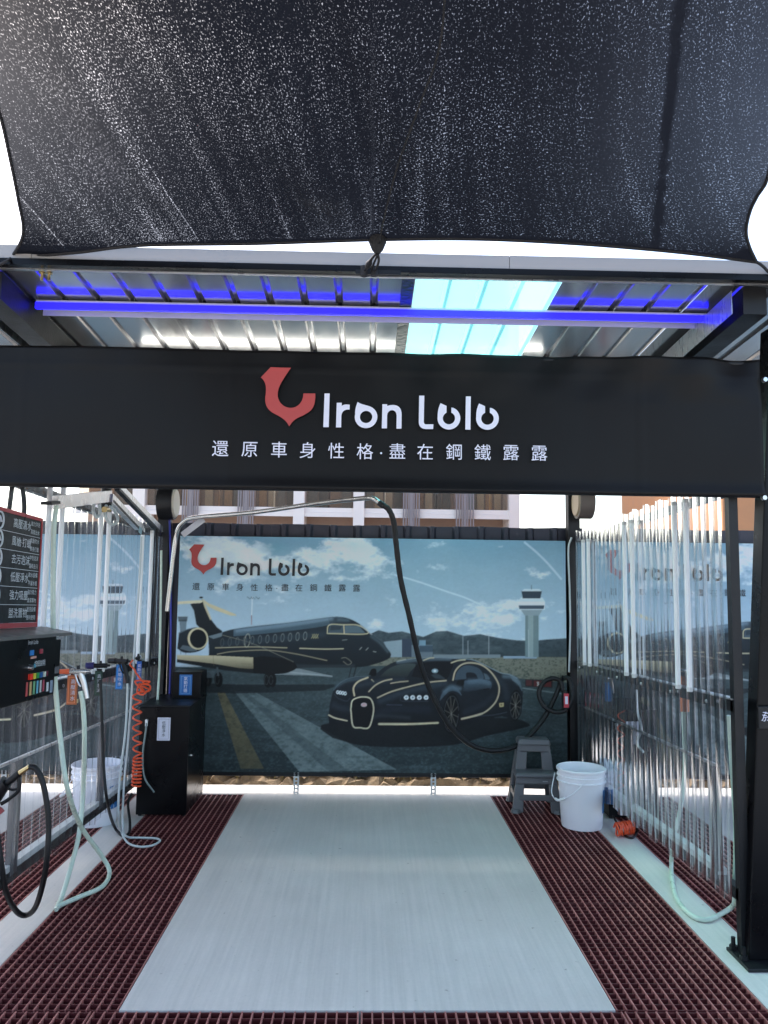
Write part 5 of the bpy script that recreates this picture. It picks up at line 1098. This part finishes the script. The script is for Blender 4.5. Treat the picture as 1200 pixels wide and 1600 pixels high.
# ================================================================== NEXT BAY'S EQUIPMENT BEHIND THE RIGHT WALL
RXW = XR+.06
def onr(u, v_, d=0): return at(u, v_, 0, RXW+d)
def rtag(u0, u1, v0, v1, mt, label):
    a = onr(u0, v0, .04); b_ = onr(u1, v1, .04); y = (a.y+b_.y)/2
    t = thing('hanging_tag', label, 'tag', (RXW+.03, y, b_.z)); a2 = at(u0, v0, 1, y); b3_ = at(u1, v1, 1, y)
    MB().box(RXW+.02, RXW+.02+max(.05, b3_.x-a2.x), y-.006, y, b3_.z, a2.z).build('board', mt, t, bevel=.002); MB().box(RXW+.0, RXW+.02, y-.004, y-.002, a2.z-.03, a2.z-.01).build('bracket', M_black, t)
    gun('spray_gun', label.replace('hanging tag', 'tag gun'), (RXW+.05, y-.02, a2.z+.03), 30, M_chrome, M_blackplastic, .01, True, .9)
rtag(1062, 1073, 1056, 1112, M_orangetag, 'orange hanging tag seen through the clear wall near the black post')
rtag(946, 953, 1066, 1096, M_bluetag, 'blue hanging tag seen through the clear wall behind the bucket')
tag(MB().tube(spline([onr(1138, 1118, .05), onr(1141, 1150, .06), onr(1146, 1230, .08), onr(1150, 1300, .06), onr(1148, 1400, .03), floorpt(1146, 1414, .05), floorpt(1132, 1425, .012), floorpt(1105, 1437, .012), floorpt(1080, 1430, .012), floorpt(1058, 1405, .012), floorpt(1050, 1372, .012), floorpt(1049, 1345, .05), onr(1052, 1310, -.02), onr(1062, 1270, .02), onr(1070, 1200, .05), onr(1068, 1110, .05)]), .0115, 10).build('pale_hose', M_paleh, None, True), 'pale green hose looping out under the clear wall by the black post', 'hose')
tag(MB().tube(spline([onr(994, 1078, .05), onr(996, 1110, .06), onr(1002, 1140, .06), onr(995, 1160, .05), onr(1005, 1175, .05)]), .008).build('crumpled_sleeve', M_white, None, True), 'crumpled white sleeve hanging behind the clear wall above the grating', 'hose')
rc = thing('coil_hose', 'orange spiral air hose bunched on the floor under the clear wall', 'hose', (1.66, 5.2, 0))
c0_ = floorpt(962, 1296, .045); c1_ = floorpt(990, 1292, .045); n = 130
MB().tube([c0_.lerp(c1_, k/n)+Vector((.004*math.sin(k), .038*math.cos(k/n*2*math.pi*9), .038*math.sin(k/n*2*math.pi*9))) for k in range(n+1)], .0055, 7).build('bunched_coil', M_orange, rc, True)
MB().tube(coil(onr(971, 1110, .06), onr(968, 1268, .02), .022, 8, 0), .004, 7).build('hanging_coil', M_orange, rc, True)
tag(MB().tube(spline([onr(958, 1275, .0), floorpt(966, 1290, .05), floorpt(976, 1305, .01), floorpt(988, 1309, .01), floorpt(995, 1300, .02), onr(994, 1285, .02)]), .007).build('black_hose', M_rubber, None, True), 'thin black hose trailing under the clear wall beside the orange coil', 'hose')

# ================================================================== BUILDINGS BEHIND
BD = 30.0
def bx_(u, v_=800): return at(u, v_, 1, BD).x
zs_ = at(500, 800, 1, BD).z
def smoked():
    mt, n, l, b = nodes('smoked_balcony_glass'); b.inputs['Base Color'].default_value = (.20, .16, .13, 1); b.inputs['Roughness'].default_value = .1
    tr = n.new('ShaderNodeBsdfTransparent'); tr.inputs[0].default_value = (.78, .70, .62, 1); mx = n.new('ShaderNodeMixShader'); mx.inputs[0].default_value = .22
    l.new(tr.outputs[0], mx.inputs[1]); l.new(b.outputs[0], mx.inputs[2]); l.new(mx.outputs[0], n['Material Output'].inputs[0]); return mt
M_smoked = smoked()
bld = thing('apartment_building', 'pale multi-storey building with white slabs and glass balconies beyond the mural wall', 'building', (-3, BD, 0))
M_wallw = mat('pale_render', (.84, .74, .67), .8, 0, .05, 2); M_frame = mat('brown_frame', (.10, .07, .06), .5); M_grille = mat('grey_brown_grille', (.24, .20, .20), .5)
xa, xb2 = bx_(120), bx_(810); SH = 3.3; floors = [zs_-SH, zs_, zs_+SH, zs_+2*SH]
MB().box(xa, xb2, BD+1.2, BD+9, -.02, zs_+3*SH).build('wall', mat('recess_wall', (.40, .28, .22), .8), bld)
for z in floors+[zs_+3*SH]:
    MB().box(xa-.1, xb2, BD-.10, BD+1.199, z-.02, z+.16).build('floor_slab', M_wallw, bld); MB().box(xa-.1, xb2-.02, BD-.16, BD-.101, z-.20, z-.03).build('slab_edge', M_wallw, bld)
cols = [(209, 228), (459, 476), (552, 569), (794, 810)]
for u0, u1 in cols: MB().box(bx_(u0), bx_(u1), BD-.25, BD+1.19, -.02, zs_+3*SH).build('column', M_wallw, bld)
for u0, u1 in ((288, 311), (374, 397), (630, 654), (712, 738)):
    for k in range(7):
        x_ = bx_(u0)+(bx_(u1)-bx_(u0))*k/6; w_ = .05 if k not in (3,) else .12
        MB().box(x_-w_/2, x_+w_/2, BD-.32, BD-.26, .5, zs_+3*SH).build('grille_bar', M_grille, bld)
pm = [mat('pane_dark', (.07, .06, .055), .15), mat('pane_brown', (.42, .24, .13), .25), mat('pane_cream', (.78, .62, .40), .4), mat('pane_grey', (.25, .24, .22), .2), mat('pane_amber', (.6, .34, .15), .3)]
edges = [120, 209, 228, 290, 309, 374, 397, 459, 476, 552, 569, 634, 652, 712, 737, 794]
pane = {}
for z in floors[1:]:
    for e in range(0, len(edges), 2):
        x0_, x1_ = bx_(edges[e])+.03, bx_(edges[e+1])-.03; n = 4
        for k in range(n):
            xa_ = x0_+(x1_-x0_)*k/n; wd = (x1_-x0_)/n-.07
            for (za, zb_) in ((z+.2, z+1.0), (z+1.06, z+2.2)):
                b = MB().box(xa_, xa_+wd, BD+1.10, BD+1.16, za, zb_); b.build('window_pane', random.Random(int(xa_*97+za*31)).choice(pm), bld)
        MB().box(x0_, x1_, BD+.0, BD+.03, z+.95, z+1.0).build('balcony_rail', M_frame, bld)
        for k in range(2): MB().box(x0_+(x1_-x0_)*k/2+.02, x0_+(x1_-x0_)*(k+1)/2-.02, BD+.005, BD+.02, z+.165, z+.945).build('balcony_glass', M_smoked, bld)
ob = thing('brick_building', 'orange brown building beyond the black front post', 'building', (13, 20, 0))
MB().box(9.4, 19, 20, 28, -.02, 7.5).build('wall', mat('orange_brown_tile', (.52, .24, .11), .7, 0, .15, 3, .2, 30), ob)
for i in range(4):
    for j in range(1):
        x_ = 11.4+i*1.9; z_ = 3.2+j*3.1
        f_ = MB().box(x_, x_+1.1, 19.95, 19.999, z_, z_+1.5).build('window', M_frame, ob); MB().box(x_+.06, x_+1.04, 19.93, 19.948, z_+.06, z_+1.44).build('pane', pm[0], f_)
wl_ = thing('boundary_wall', 'low dark boundary wall behind the right-hand bay', 'wall', (9, 14, 0)); MB().box(5.0, 16, 14, 14.2, -.02, 2.4).build('wall_face', mat('dark_wall', (.07, .065, .06), .8), wl_); MB().box(5.0, 16, 13.95, 14.25, 2.401, 2.48).build('coping', mat('dark_wall', (.07, .065, .06), .8), wl_)
